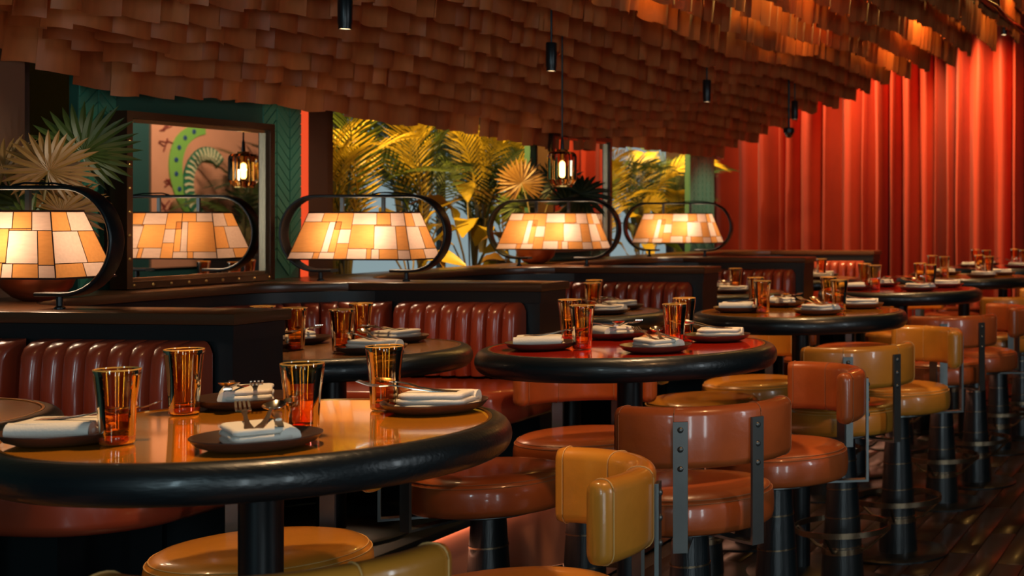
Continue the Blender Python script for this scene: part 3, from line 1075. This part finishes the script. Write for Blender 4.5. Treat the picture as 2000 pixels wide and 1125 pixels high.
def make_lamp():
    root = empty('patchwork_lamp', (0, 0, 0))
    hw, zb, zt_ = .318, 1.152 - LZ, 1.420 - LZ
    R_ = (zt_ - zb) / 2
    cx = hw - R_
    zc = (zt_ + zb) / 2
    pts = [(-.118, zb)]
    pts += [(-cx + R_ * math.cos(math.radians(a)), zc + R_ * math.sin(math.radians(a))) for a in range(270, 89, -9)]
    pts += [(cx + R_ * math.cos(math.radians(a)), zc + R_ * math.sin(math.radians(a))) for a in range(90, -91, -9)]
    pts += [(.108, zb)]
    fr = []
    for i, (x, z) in enumerate(pts):
        p0, p1 = pts[max(0, i - 1)], pts[min(len(pts) - 1, i + 1)]
        t = Vector((p1[0] - p0[0], 0, p1[1] - p0[1])).normalized()
        nrm = Vector((t.z, 0, -t.x))
        fr.append((Vector((x, 0, z)), Vector((0, 1, 0)), nrm))
    MB().sweep(fr, rrect(.046, .011, .004, 3)).build('loop_frame', BLACKMETAL, root, ang=50)
    for x in (-.172, .160):
        MB().lathe([(.013, 0), (.013, .004), (.0075, .008), (.0075, zb - .003)], 16, (x, 0, 0)).build('foot', BLACKMETAL, root)
    for x in (-.088, .072):
        MB().box(x - .006, x + .006, -.004, .004, STT[2] - .002, zt_ - .004).build('hanger', GUN, root, smooth=False)
    MB().tube([(.03, -.002, zt_ + .006), (.06, 0, zt_ + .012), (.14, .006, zt_ + .011), (.19, .004, zt_ + .004)], .0028, 6).build('cord', BLACKMETAL, root)
    fm = MB()
    for t in (0, 1):
        loop = [shade_pt(f, s, t) for f in range(4) for s in (0, .5)]
        fm.tube(loop, .003, 6, closed=True)
    sh = fm.build('shade', SEAM, root)
    seams = MB()
    for f in range(4):
        src = FRONT if f in (0, 2) else SIDE
        nrm = Vector(((0, -1, 0), (1, 0, 0), (0, 1, 0), (-1, 0, 0))[f])
        for (c, s0, s1, t0, t1) in src:
            q = [shade_pt(f, s0, t0), shade_pt(f, s0, t1), shade_pt(f, s1, t1), shade_pt(f, s1, t0)]
            MB().add(q, [(0, 1, 2, 3)]).build('fabric_panel', SHADEW if c == W_ else SHADEO, sh, smooth=False)
            for a, b in ((0, 1), (1, 2), (2, 3), (3, 0)):
                A, B = q[a] + nrm * .0006, q[b] + nrm * .0006
                seams.tube([A, B], .0010, 4)
    seams.build('seam_tape', SEAM, sh, smooth=False)
    return root


lamp_p = make_lamp()
LPOS = [(-3.085, D0[0] + .09), (-3.092, D0[1] + .09), (-3.137, D0[2] + .09), (-3.150, D0[3] + .09)]
for i, (x, y) in enumerate(LPOS):
    place(lamp_p, USED, (x, y, LZ), 0, 'lit patchwork fabric lamp in a black stadium loop on the %s booth divider' % ORD[i], 'lamp', 'patchwork lamps on the dividers')
    for dx in (-.085, .075):
        lamp('POINT', 'shade_bulb', (x + dx, y, 1.268), 1.75, (1.0, 0.73, 0.47), 0.03)

# ------------------------------------------------------------------ pendant
pd = empty('pendant_lamp', (-2.745, 5.585, 1.472))
tag(pd, 'small ribbed amber glass pendant lamp hanging on a black cord over the third booth', 'pendant lamp')
gp = [(.030, 0.0), (.040, .002), (.046, .010), (.0555, .026), (.0565, .034), (.0565, .118), (.054, .130), (.046, .139), (.022, .143)]
MB().lathe(gp, 48, rib=.022).build('glass_body', GLASSP, pd, ang=20)
MB().lathe([(.030, -.004), (.038, -.004), (.038, .004), (.030, .004)], 32).build('bottom_ring', BRASS, pd)
MB().lathe([(0, .152), (.022, .150), (.024, .142), (.020, .138), (0, .138)], 24).build('cap', BRASS, pd)
MB().lathe([(.008, .15), (.006, .19), (.0035, .20)], 12).build('cord_grip', BLACKMETAL, pd)
MB().lathe([(0, .102), (.008, .100), (.0115, .092), (.0115, .044), (.008, .036), (0, .034)], 16).build('bulb', BULB, pd)
MB().lathe([(0, .138), (.010, .136), (.010, .104), (0, .102)], 16).build('socket', BRASS, pd)
MB().tube([(0, 0, .18), (0, 0, .62)], .0035, 8).build('cord', BLACKMETAL, pd)
lamp('POINT', 'pendant_bulb', (-2.745, 5.585, 1.545), 1.1, (1.0, 0.62, 0.26), 0.012)

# ------------------------------------------------------------------ spotlights, camera dome, track
sp_p = empty('spotlight', (0, 0, 0))
MB().lathe([(0, .11), (.018, .11), (.0205, .106), (.0205, .018), (.0185, .012), (.0185, .0), (.0165, 0), (.0165, .006), (.017, .02), (0, .02)], 28).build('housing', BLACKMETAL, sp_p)
MB().lathe([(0, .005), (.0163, .005), (.0163, .002), (0, .002)], 20).build('lens', LENS, sp_p)
MB().tube([(0, 0, .108), (0, 0, .36)], .004, 8).build('stem', BLACKMETAL, sp_p)
SPT = [((-2.60, 3.91, 1.90), 'first black cylinder spotlight under the canopy, nearest the camera, lens lit'), ((-2.60, 5.20, 1.905), 'second black cylinder spotlight under the canopy, left of the pendant cord'),
       ((-2.60, 6.84, 1.915), 'third black cylinder spotlight under the canopy, right of the pendant cord'), ((-2.60, 8.28, 1.925), 'fourth black cylinder spotlight under the canopy, above the dome camera'),
       ((-1.46, 9.05, 2.505), 'black track spotlight in front of the top right corner of the curtain')]
for p, lb in SPT:
    place(sp_p, USED, p, 0, lb, 'spotlight', 'black cylinder spotlights')
dm = empty('dome_camera', (-2.585, 8.12, 1.835))
tag(dm, 'small black dome security camera hanging below the canopy before the curtain', 'camera')
MB().lathe([(0, -.032), (.012, -.029), (.022, -.018), (.027, 0)], 24).build('dome', pbr('smoked_dome', (.01, .01, .01), .08, coat=1), dm)
MB().lathe([(.027, 0), (.033, .001), (.033, .022), (.026, .03), (0, .03)], 28).build('housing', BLACKMETAL, dm)
MB().tube([(0, 0, .028), (0, 0, .36)], .007, 10).build('stem', BLACKMETAL, dm)
tk = empty('lighting_track', (-1.40, 8.5, 2.56))
tag(tk, 'black lighting track with red cable at the top right corner of the canopy', 'lighting track')
MB().box(-.014, .014, -1.4, 1.0, 0, .03).build('rail', BLACKMETAL, tk, smooth=False)
MB().tube([(.02, -1.4 + i * .2, .012 + .012 * math.sin(i * 1.3)) for i in range(13)], .006, 6).build('cable', pbr('red_cable', (.4, .03, .02), .5), tk)
MB().tube([(0, 0, .02), (0, 0, .30)], .005, 6).build('drop_rod', BLACKMETAL, tk)

# ------------------------------------------------------------------ canopy of hanging veneer strips
can = empty('strip_canopy', (-2.2, 6.5, 2.4))
tag(can, 'wavy ceiling canopy of overlapping orange-brown wood veneer strips hanging in rows', 'canopy')
OX, OY, OZ = can.location


def zb_of(x, y):
    """height of the lower edge of the row at x"""
    t = x + 3.45
    base = 1.745 + .375 * t + .010 * math.sin(2.0 * t)
    if t > 1.9:
        base += .10 * (t - 1.9)
    wave = .026 * math.sin(y * 1.75 + x * .35 + .4) + .010 * math.sin(y * 3.7 + x * .6)
    if x < -3.1:
        base += .26 * max(0.0, 4.0 - y) * min(1.0, (-3.1 - x) / .2)
    return base + wave


var = []
for q in range(8):
    r = random.Random(100 + q)
    wdt = r.uniform(.085, .15)
    bow = (-1) ** q * r.uniform(.010, .022)
    tw = r.uniform(-.006, .006)
    vs, fs = [], []
    nu, nv = 6, 3
    for side in (0, 1):
        for j in range(nv):
            zz = .205 * j / (nv - 1)
            for i in range(nu):
                u = -1 + 2 * i / (nu - 1)
                d = bow * (1 - u * u) + tw * u * (1 - zz / .205) - .012 * (1 - zz / .205) ** 2
                vs.append((d + side * .0012, u * wdt / 2, zz + .004 * math.sin(u * 2 + q) * (j == 0)))
    N = nu * nv
    for j in range(nv - 1):
        for i in range(nu - 1):
            a = j * nu + i
            fs.append((a + N, a + N + 1, a + N + nu + 1, a + N + nu))
            fs.append((a, a + nu, a + nu + 1, a + 1))
    for i in range(nu - 1):
        fs.append((i, i + 1, N + i + 1, N + i))
    me = [MB().add(vs, fs).mesh('veneer_strip', STRIPS[(q + e) % 4], ang=50) for e in range(2)]
    var.append((wdt, vs, fs, me))
lst = []
ci = 0
x = -3.45
CAMW = Vector((0, 0, 1.35))
FW = Vector((-math.sin(math.radians(7.95)), math.cos(math.radians(7.95)), 0))
while x < -0.55:
    z_ = zb_of(x, 6)
    ys = max(3.3, (z_ - 1.35) * 6.65 - .9)
    yend = 9.35 + rnd.uniform(-.1, .1)
    y = ys
    while y < yend:
        q = rnd.randrange(8)
        wdt = var[q][0]
        zz = zb_of(x, y) + rnd.uniform(-.003, .003) + (0.012 if rnd.random() < .06 else 0) - (.022 if x < -3.4 else 0)
        lst.append((x + rnd.uniform(-.004, .004), y + wdt / 2, zz, q, rnd.uniform(-.05, .05)))
        y += wdt * .93
    # rail that carries the row
    MB().tube([(x - OX, ys - .1 - OY, z_ + .215 - OZ), (x - OX, yend + .1 - OY, z_ + .215 - OZ)], .006, 5).build('row_rail', CEIL, can)
    x += .112 + .022 * max(0.0, x + 3.2)


def score(p):
    v = Vector((p[0], p[1], p[2])) - CAMW
    d = v.dot(FW)
    X = v.x * FW.y - v.y * FW.x
    px, py = 2020 + 2800 * X / d, 421 - 2800 * v.z / d
    if px < -20 or px > 2010 or py < -25:
        return 99 + d
    return d


lst.sort(key=score)
rest = [MB() for _ in range(4)]
for i, (x, y, z, q, rz) in enumerate(lst):
    if i < 298:
        link('veneer_strip', var[q][3][i % 2], can, (x - OX, y - OY, z - OZ), rz)
    else:
        c, s = math.cos(rz), math.sin(rz)
        rest[(q + i % 2) % 4].add([(x - OX + a * c - b * s, y - OY + a * s + b * c, z - OZ + h) for (a, b, h) in var[q][1]], var[q][2])
allv = MB()
me_rest = bpy.data.meshes.new('veneer_strips_far')
vv, ff, mi = [], [], []
for k, m_ in enumerate(rest):
    o = len(vv)
    vv += m_.v
    ff += [tuple(i + o for i in f) for f in m_.f]
    mi += [k] * len(m_.f)
me_rest.from_pydata(vv, [], ff)
for m_ in STRIPS:
    me_rest.materials.append(m_)
me_rest.polygons.foreach_set('material_index', mi)
me_rest.shade_smooth()
me_rest.set_sharp_from_angle(angle=math.radians(50))
tag(link('veneer_strip_rows', me_rest, can), kind='stuff')
# dark soffit above the strips, added to block light
sv, sf = [], []
n_ = 24
for i in range(n_ + 1):
    xx = -3.55 + 3.1 * i / n_
    zz = min(3.2, 1.745 + .40 * (xx + 3.45) + .30)
    for yy in (-0.5, 9.6):
        sv += [(xx - OX, yy - OY, zz - OZ)]
for i in range(n_):
    sf.append((2 * i, 2 * i + 1, 2 * i + 3, 2 * i + 2))
MB().add(sv, sf).build('soffit_baffle', CEIL, can)


# ------------------------------------------------------------------ mirrors
def make_mirror(y0, y1, z0, z1, label, rivets):
    root = empty('wall_mirror', (-3.50, (y0 + y1) / 2, z0))
    tag(root, label, 'mirror')
    w2, h = (y1 - y0) / 2, z1 - z0
    MB().box(0.03, 0.036, -w2 + .035, w2 - .035, .03, h - .03).build('mirror_glass', MIRROR, root, smooth=False)
    MB().box(-.05, 0.03, -w2 + .03, w2 - .03, .03, h - .03).build('backing', FRAME, root, smooth=False)
    f = MB()
    for (a, b, c, d) in ((-w2, w2, 0, .022), (-w2, w2, h - .022, h), (-w2, -w2 + .024, .022, h - .022), (w2 - .024, w2, .022, h - .022)):
        f.box(0.0, .060, a, b, c, d)
    f.build('outer_frame', FRAME, root, smooth=False)
    g = MB()
    for (a, b, c, d) in ((-w2 + .024, w2 - .024, .022, .034), (-w2 + .024, w2 - .024, h - .034, h - .022), (-w2 + .024, -w2 + .036, .034, h - .034), (w2 - .036, w2 - .024, .034, h - .034)):
        g.box(0.03, .048, a, b, c, d)
    g.build('inner_slip', BRONZE, root, smooth=False)
    if rivets:
        rv = MB().lathe([(0, .004), (.003, .0032), (.0052, .0012), (.0058, 0)], 10)
        R_ = Matrix.Rotation(PI / 2, 4, 'Y')
        me = MB().add([R_ @ Vector(v) for v in rv.v], rv.f).mesh('rivet', BRASS)
        for i in range(9):
            link('rivet', me, root, (.060, -w2 + .03 + (2 * w2 - .06) * i / 8, .011))
        for i in range(1, 7):
            link('rivet', me, root, (.060, -w2 + .011, .02 + (h - .04) * i / 7))
    return root


make_mirror(4.06, 4.76, 1.118, 1.680, 'large bronze-framed wall mirror reflecting a patchwork lamp, left of the red strip', True)
make_mirror(6.90, 7.60, 1.16, 1.78, 'dark-framed wall mirror reflecting the red curtain, behind the pendant lamp', False)


# ------------------------------------------------------------------ plants
def lens(vs, fs, p0, d, up, L, W, fold=.25, droop=0.0, n=4):
    """folded lanceolate leaflet from p0 along d"""
    side = d.cross(up).normalized()
    o = len(vs)
    for i in range(n + 1):
        t = i / n
        ww = W * (math.sin(PI * min(1, t * .92 + .08)) ** .7) * (1 if t < 1 else 0)
        c = p0 + d * (L * t) - Vector((0, 0, 1)) * (droop * L * t * t)
        vs += [c - side * ww + up * (fold * ww), c, c + side * ww + up * (fold * ww)]
    for i in range(n):
        a = o + i * 3
        fs += [(a, a + 1, a + 4, a + 3), (a + 1, a + 2, a + 5, a + 4)]


def fan_frond(seed, n=18, L=.16, spread=300, droop=.25):
    r = random.Random(seed)
    vs, fs = [], []
    for i in range(n):
        a = math.radians(-spread / 2 + spread * i / (n - 1)) + PI / 2
        l_ = L * (.80 + .20 * math.sin(PI * i / (n - 1))) * r.uniform(.92, 1.06)
        d = Vector((math.cos(a), math.sin(a), .10 + .05 * (i % 2)))
        d.normalize()
        lens(vs, fs, Vector((0, 0, 0)), d, Vector((0, 0, 1)), l_, L * .062, .5, droop * r.uniform(.6, 1.3), 5)
    return MB().add(vs, fs)


def pinnate_frond(seed, L=.6, n=22, lw=.012, ll=.17, arch=.5):
    r = random.Random(seed)
    vs, fs = [], []
    pts = []
    for i in range(n + 4):
        t = i / (n + 3)
        pts.append(Vector((L * (t - .25 * arch * t * t), 0, L * (arch * .55 * math.sin(t * PI * .75) - arch * .25 * t * t))))
    m_ = MB().tube(pts, [.005 * (1 - .8 * i / (n + 3)) for i in range(n + 4)], 5)
    vs, fs = list(map(Vector, m_.v)), list(m_.f)
    for i in range(3, n + 3):
        t = i / (n + 3)
        tan = (pts[i + 1] - pts[i - 1]).normalized()
        upv = Vector((0, 1, 0)).cross(tan) * -1
        if upv.z < 0:
            upv = -upv
        for s in (-1, 1):
            l_ = ll * (math.sin(PI * (t * .82 + .12)) ** .6) * r.uniform(.9, 1.08)
            d = (tan * (.75 + .5 * t) + Vector((0, s, 0)) * .95 + upv * .28).normalized()
            lens(vs, fs, pts[i], d, upv, l_, lw, .3, .28 * r.uniform(.5, 1.4), 4)
    return MB().add(vs, fs)


def broad_leaf(seed, L=.30, W=.055):
    r = random.Random(seed)
    vs, fs = [], []
    n = 9
    for i in range(n + 1):
        t = i / n
        ww = W * math.sin(PI * (t * .97 + .015)) ** .75
        z = .18 * L * math.sin(t * PI) - .25 * L * t * t
        wob = .006 * math.sin(i * 2.3 + seed)
        for u in (-1, -.5, 0, .5, 1):
            vs.append((L * t, ww * u, z + abs(u) * ww * .18 + (wob if abs(u) == 1 else 0)))
    for i in range(n):
        for j in range(4):
            a = i * 5 + j
            fs.append((a, a + 1, a + 6, a + 5))
    return MB().add(vs, fs)


FM = {}
for nm, mt in (('y', LEAFY), ('g', LEAFG), ('d', LEAFD), ('t', LEAFT)):
    FM['fan' + nm] = [fan_frond(s, 28, .16).mesh('frond', mt, ang=25) for s in (1, 2)]
    FM['pin' + nm] = [pinnate_frond(s + 10, .72, 27, .0056, .21, .55).mesh('frond', mt, ang=25) for s in range(2)]
    FM['brd' + nm] = [broad_leaf(s).mesh('leaf', mt, ang=60) for s in range(2)]


def orient(o, loc, dirv, roll=0.0, scale=1.0, axis='X'):
    q = Vector(dirv).to_track_quat(axis, 'Z')
    o.rotation_mode = 'QUATERNION'
    o.rotation_quaternion = q @ Matrix.Rotation(roll, 3, axis).to_quaternion()
    o.location = loc
    o.scale = (scale, scale, scale)


def fan_palm(name, base, hubs, label, pot=None, group=None):
    """hubs: (offset from base, normal the fan faces, up direction of the fan, scale, key)"""
    root = empty(name, base)
    tag(root, label, 'palm', group)
    for (off, nrm, upd, sc_, key) in hubs:
        n_ = Vector(nrm).normalized()
        u = Vector(upd)
        u = (u - n_ * u.dot(n_)).normalized()
        xx = u.cross(n_)
        o = link('frond', FM[key][rnd.randrange(2)], root)
        o.rotation_mode = 'QUATERNION'
        o.rotation_quaternion = Matrix((xx, u, n_)).transposed().to_quaternion()
        o.location = off
        o.scale = (sc_, sc_, sc_)
        p1 = Vector(off)
        p0 = Vector((off[0] * .08, off[1] * .08, 0))
        md = p0.lerp(p1, .55) + Vector((0, 0, .05))
        MB().tube([p0, p0.lerp(md, .5) + Vector((0, 0, .02)), md, p1], [.005, .004, .0035, .003], 6).build('stalk', STEM, root)
    return root


def bowl(loc, r, label):
    root = empty('planter_bowl', loc)
    tag(root, label, 'planter', 'copper planter bowls')
    h = r * 1.08
    MB().lathe([(0, 0), (r * .35, 0), (r * .62, h * .12), (r * .88, h * .36), (r, h * .68), (r * .985, h), (r * .93, h), (r * .93, h * .7), (r * .5, h * .6), (0, h * .6)], 40).build('bowl', COPPER, root, ang=60)
    MB().lathe([(0, h * .82), (r * .5, h * .84), (r * .93, h * .80), (r * .93, h * .6), (0, h * .6)], 24).build('soil', SOIL, root)
    return root


B1 = (-3.27, 3.535, 1.115)
bowl(B1, .093, 'round copper planter bowl behind the lamp on the nearest booth divider')
B3 = (-3.36, 6.56, 1.115)
bowl(B3, .093, 'round copper planter bowl behind the lamp on the third booth divider')
fan_palm('fan_palm', (B1[0], B1[1], 1.20), [
    ((.00, .04, .275), (.5, -.8, .25), (.25, 0, 1), .82, 'fant'),
    ((.00, .16, .33), (.4, -.9, .1), (.05, 0, 1), 1.0, 'fang'),
    ((-.12, .02, .27), (.3, -.9, .35), (-.3, 0, 1), .75, 'fant'),
    ((.05, .03, .16), (.5, -.7, .5), (.9, 0, .45), .8, 'fant'),
    ((.00, -.02, .13), (.4, -.7, .5), (.5, 0, .8), .65, 'fang'),
    ((-.14, .10, .18), (.3, -.9, .3), (-.8, 0, .6), .75, 'fang'),
], 'fan palm with tan and green fronds growing in the copper bowl at far left')
fan_palm('fan_palm', (B3[0], B3[1], 1.20), [
    ((-.09, .03, .31), (.35, -.9, .15), (-.15, 0, 1), .85, 'fant'),
    ((.06, .10, .30), (.3, -.9, .2), (.2, 0, 1), .9, 'fand'),
    ((.14, .05, .20), (.4, -.8, .4), (.8, 0, .5), .9, 'fand'),
    ((-.14, .10, .20), (.3, -.9, .3), (-.8, 0, .5), .8, 'fang'),
    ((.22, .02, .25), (.5, -.6, .7), (.9, 0, .4), 1.1, 'fand'),
], 'fan palm with one tan frond growing in the copper bowl left of the pendant lamp')


def palm(base, keys, n, L, label, seed, spread=1.0, tilt=(.35, 1.1), group='feather palms in the window bays'):
    r = random.Random(seed)
    root = empty('feather_palm', base)
    tag(root, label, 'palm', group)
    for i in range(n):
        a = 2 * PI * i / n + r.uniform(-.3, .3)
        el = r.uniform(*tilt)
        d = Vector((math.cos(a) * math.cos(el) * spread, math.sin(a) * math.cos(el) * spread, math.sin(el))).normalized()
        h = r.uniform(.0, .28)
        o = link('frond', FM['pin' + r.choice(keys)][r.randrange(2)], root)
        orient(o, (d.x * .05, d.y * .05, .12 + h), d, r.uniform(-.5, .5), L * r.uniform(.8, 1.15))
        MB().tube([(d.x * .01, d.y * .01, 0), (d.x * .03, d.y * .03, .08 + h * .5), (d.x * .05, d.y * .05, .125 + h)], .008, 6).build('stem', STEM, root)
    return root


def leafy(base, keys, n, L, label, seed, hmax=.45):
    r = random.Random(seed)
    root = empty('broadleaf_plant', base)
    tag(root, label, 'plant', 'broad-leaved plants in the window bays')
    for i in range(n):
        a = 2 * PI * i / n + r.uniform(-.4, .4)
        h = r.uniform(.12, hmax)
        el = r.uniform(-.3, 1.1)
        d = Vector((math.cos(a) * math.cos(el), math.sin(a) * math.cos(el), math.sin(el))).normalized()
        p = Vector((math.cos(a) * .09, math.sin(a) * .09, h))
        o = link('leaf', FM['brd' + r.choice(keys)][r.randrange(2)], root)
        orient(o, p, d, r.uniform(-.6, .6), L * r.uniform(.75, 1.2))
        MB().tube([(0, 0, 0), p * .5 + Vector((0, 0, .03)), p], .004, 5).build('stalk', STEM, root)
    return root


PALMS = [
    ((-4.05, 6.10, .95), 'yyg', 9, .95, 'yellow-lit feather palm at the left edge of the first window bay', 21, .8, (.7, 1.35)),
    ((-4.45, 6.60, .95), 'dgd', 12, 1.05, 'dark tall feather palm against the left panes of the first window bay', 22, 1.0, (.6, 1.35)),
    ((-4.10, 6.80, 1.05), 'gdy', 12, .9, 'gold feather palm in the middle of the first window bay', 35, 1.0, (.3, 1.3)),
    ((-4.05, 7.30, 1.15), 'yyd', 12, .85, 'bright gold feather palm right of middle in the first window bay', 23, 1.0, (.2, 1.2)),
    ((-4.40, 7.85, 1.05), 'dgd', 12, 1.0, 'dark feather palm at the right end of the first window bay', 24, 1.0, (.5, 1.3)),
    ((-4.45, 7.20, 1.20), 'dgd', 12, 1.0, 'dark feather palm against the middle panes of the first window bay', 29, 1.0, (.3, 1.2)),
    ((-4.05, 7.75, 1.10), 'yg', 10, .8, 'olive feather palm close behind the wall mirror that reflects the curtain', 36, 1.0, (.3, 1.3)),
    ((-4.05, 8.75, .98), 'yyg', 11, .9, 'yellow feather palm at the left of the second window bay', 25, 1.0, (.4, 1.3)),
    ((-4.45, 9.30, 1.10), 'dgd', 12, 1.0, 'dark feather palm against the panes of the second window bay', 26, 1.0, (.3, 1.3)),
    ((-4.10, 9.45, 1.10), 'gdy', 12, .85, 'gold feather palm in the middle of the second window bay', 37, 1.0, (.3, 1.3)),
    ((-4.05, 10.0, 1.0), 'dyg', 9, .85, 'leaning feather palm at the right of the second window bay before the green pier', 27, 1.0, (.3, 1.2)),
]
for p_ in PALMS:
    palm(*p_)
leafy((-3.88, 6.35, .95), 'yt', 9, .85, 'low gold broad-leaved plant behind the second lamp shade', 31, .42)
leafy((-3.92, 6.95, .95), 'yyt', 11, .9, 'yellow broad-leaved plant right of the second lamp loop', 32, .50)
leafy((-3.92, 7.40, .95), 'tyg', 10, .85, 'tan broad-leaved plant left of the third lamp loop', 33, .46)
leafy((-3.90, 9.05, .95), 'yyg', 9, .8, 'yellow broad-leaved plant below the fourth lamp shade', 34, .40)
fan_palm('fan_palm', (-3.95, 7.62, .95), [
    ((.05, -.12, .42), (.4, -.8, .3), (-.4, 0, 1), 1.1, 'fany'),
    ((-.05, .10, .50), (.3, -.9, .1), (.1, 0, 1), 1.15, 'fang'),
    ((.10, .02, .28), (.5, -.7, .4), (-.8, .2, .4), 1.0, 'fany'),
    ((.0, .2, .34), (.4, -.8, .3), (.8, 0, .4), 1.0, 'fang'),
], 'bright yellow-green fan palm between the second and third lamps')
fan_palm('fan_palm', (-4.15, 9.8, .98), [
    ((.05, -.12, .42), (.4, -.8, .3), (-.4, 0, 1), 1.0, 'fany'),
    ((-.05, .10, .46), (.3, -.9, .1), (.1, 0, 1), 1.1, 'fang'),
    ((.10, .02, .28), (.5, -.7, .4), (-.8, .2, .4), 1.0, 'fany'),
], 'small fan palm under the palms of the second window bay')

# ------------------------------------------------------------------ painted wall seen in the mirror
wr = MB().box(2.25, 2.35, 9.6, 14.0, 0, 3.25).build('wall_right', TEALW, smooth=False)
tag(wr, kind='structure')
mu = empty('mural', (2.25, 11.7, 0.9))
tag(mu, 'painted mural with a curling green tail on peach, seen in the bronze-framed mirror', 'mural')
PEACH = pbr('peach_paint', (.62, .27, .15), .7, var=.12, vscale=5)
LIME = pbr('lime_paint', (.20, .42, .07), .6)
EYE = pbr('eye_spot_paint', (.015, .05, .16), .6)
DGRN = pbr('bottle_green_paint', (.02, .16, .08), .6)
CREAM = pbr('cream_paint', (.72, .62, .36), .6)
MAR = pbr('maroon_paint', (.20, .03, .02), .6)
MB().box(-.02, 0, -.62, .95, 0, 2.1).build('panel', PEACH, mu, smooth=False)


def band(name, pts, wd, mat, x0, x1, parent):
    P = [Vector(p) for p in pts]
    L, R = [], []
    for i in range(len(P)):
        t = (P[min(i + 1, len(P) - 1)] - P[max(i - 1, 0)]).normalized()
        nn = Vector((-t.y, t.x))
        ww = wd[i] if isinstance(wd, list) else wd
        L.append(P[i] + nn * ww)
        R.append(P[i] - nn * ww)
    m_ = MB()
    vs, fs = [], []
    for xx in (x0, x1):
        for a, b in zip(L, R):
            vs += [(xx, a.x, a.y), (xx, b.x, b.y)]
    n = len(P)
    for i in range(n - 1):
        a = 2 * i
        fs += [(a, a + 1, a + 3, a + 2), (2 * n + a, 2 * n + a + 2, 2 * n + a + 3, 2 * n + a + 1), (a, a + 2, 2 * n + a + 2, 2 * n + a), (a + 1, 2 * n + a + 1, 2 * n + a + 3, a + 3)]
    return m_.add(vs, fs).build(name, mat, parent, smooth=False)


def bez(n, *p):
    out = []
    for i in range(n + 1):
        t = i / n
        q = [Vector(a) for a in p]
        while len(q) > 1:
            q = [q[j].lerp(q[j + 1], t) for j in range(len(q) - 1)]
        out.append(q[0])
    return out


tp = bez(16, (-.12, .42), (-.46, .75), (-.42, 1.20), (.02, 1.22))
tl = band('tail', tp, [.03 + .05 * math.sin(PI * (i + 1) / 18) for i in range(17)], LIME, -.03, -.02, mu)
for i in range(2, 16, 2):
    c = tp[i]
    vs = MB().lathe([(0, .006), (.02, .005), (.024, 0)], 14)
    R_ = Matrix.Rotation(-PI / 2, 4, 'Y')
    MB().add([R_ @ Vector(v) + Vector((-.03, c.x, c.y)) for v in vs.v], vs.f).build('eye_spot', EYE, tl)
sp_ = bez(20, (.02, .40), (-.36, .62), (-.24, 1.05), (.08, 1.10), (.20, .92))
sk = band('serpent', sp_, .062, DGRN, -.036, -.026, mu)
for i in range(1, 20):
    c = sp_[i]
    t = (sp_[min(i + 1, 20)] - sp_[i - 1]).normalized()
    nn = Vector((-t.y, t.x))
    band('stripe', [c - nn * .055 + t * .0, c + t * .012, c + nn * .055], .010, CREAM, -.042, -.036, sk)
for (y0, z0) in ((-.48, 1.22), (-.46, 1.05), (-.42, .70), (-.46, .52)):
    m_ = MB()
    for q in range(5):
        a = rnd.uniform(0, PI)
        m_.tube([(-.025, y0 + rnd.uniform(-.06, .06), z0 + rnd.uniform(-.05, .05)), (-.025, y0 + .09 * math.cos(a), z0 + .07 * math.sin(a))], .006, 5)
    m_.build('brush_mark', MAR, mu)
palm((1.85, 11.75, 1.0), 'dgg', 12, 1.0, 'dark feather palm before the mural, seen in the bronze-framed mirror', 41, 1.0, (.1, 1.2), None)
palm((1.85, 12.25, 1.0), 'dgd', 12, 1.2, 'taller dark feather palm behind the first before the mural, seen in the bronze-framed mirror', 42, 1.0, (.2, 1.3), None)
pb = empty('planter_box', (1.85, 12.0, 0))
tag(pb, 'dark planter box holding the palm before the mural', 'planter')
MB().slab(rect(-.3, .3, -.45, .45), 0, .95, .01, 2).build('box', CABWOOD, pb)
MB().box(-.28, .28, -.43, .43, .95, 1.0).build('soil', SOIL, pb, smooth=False)
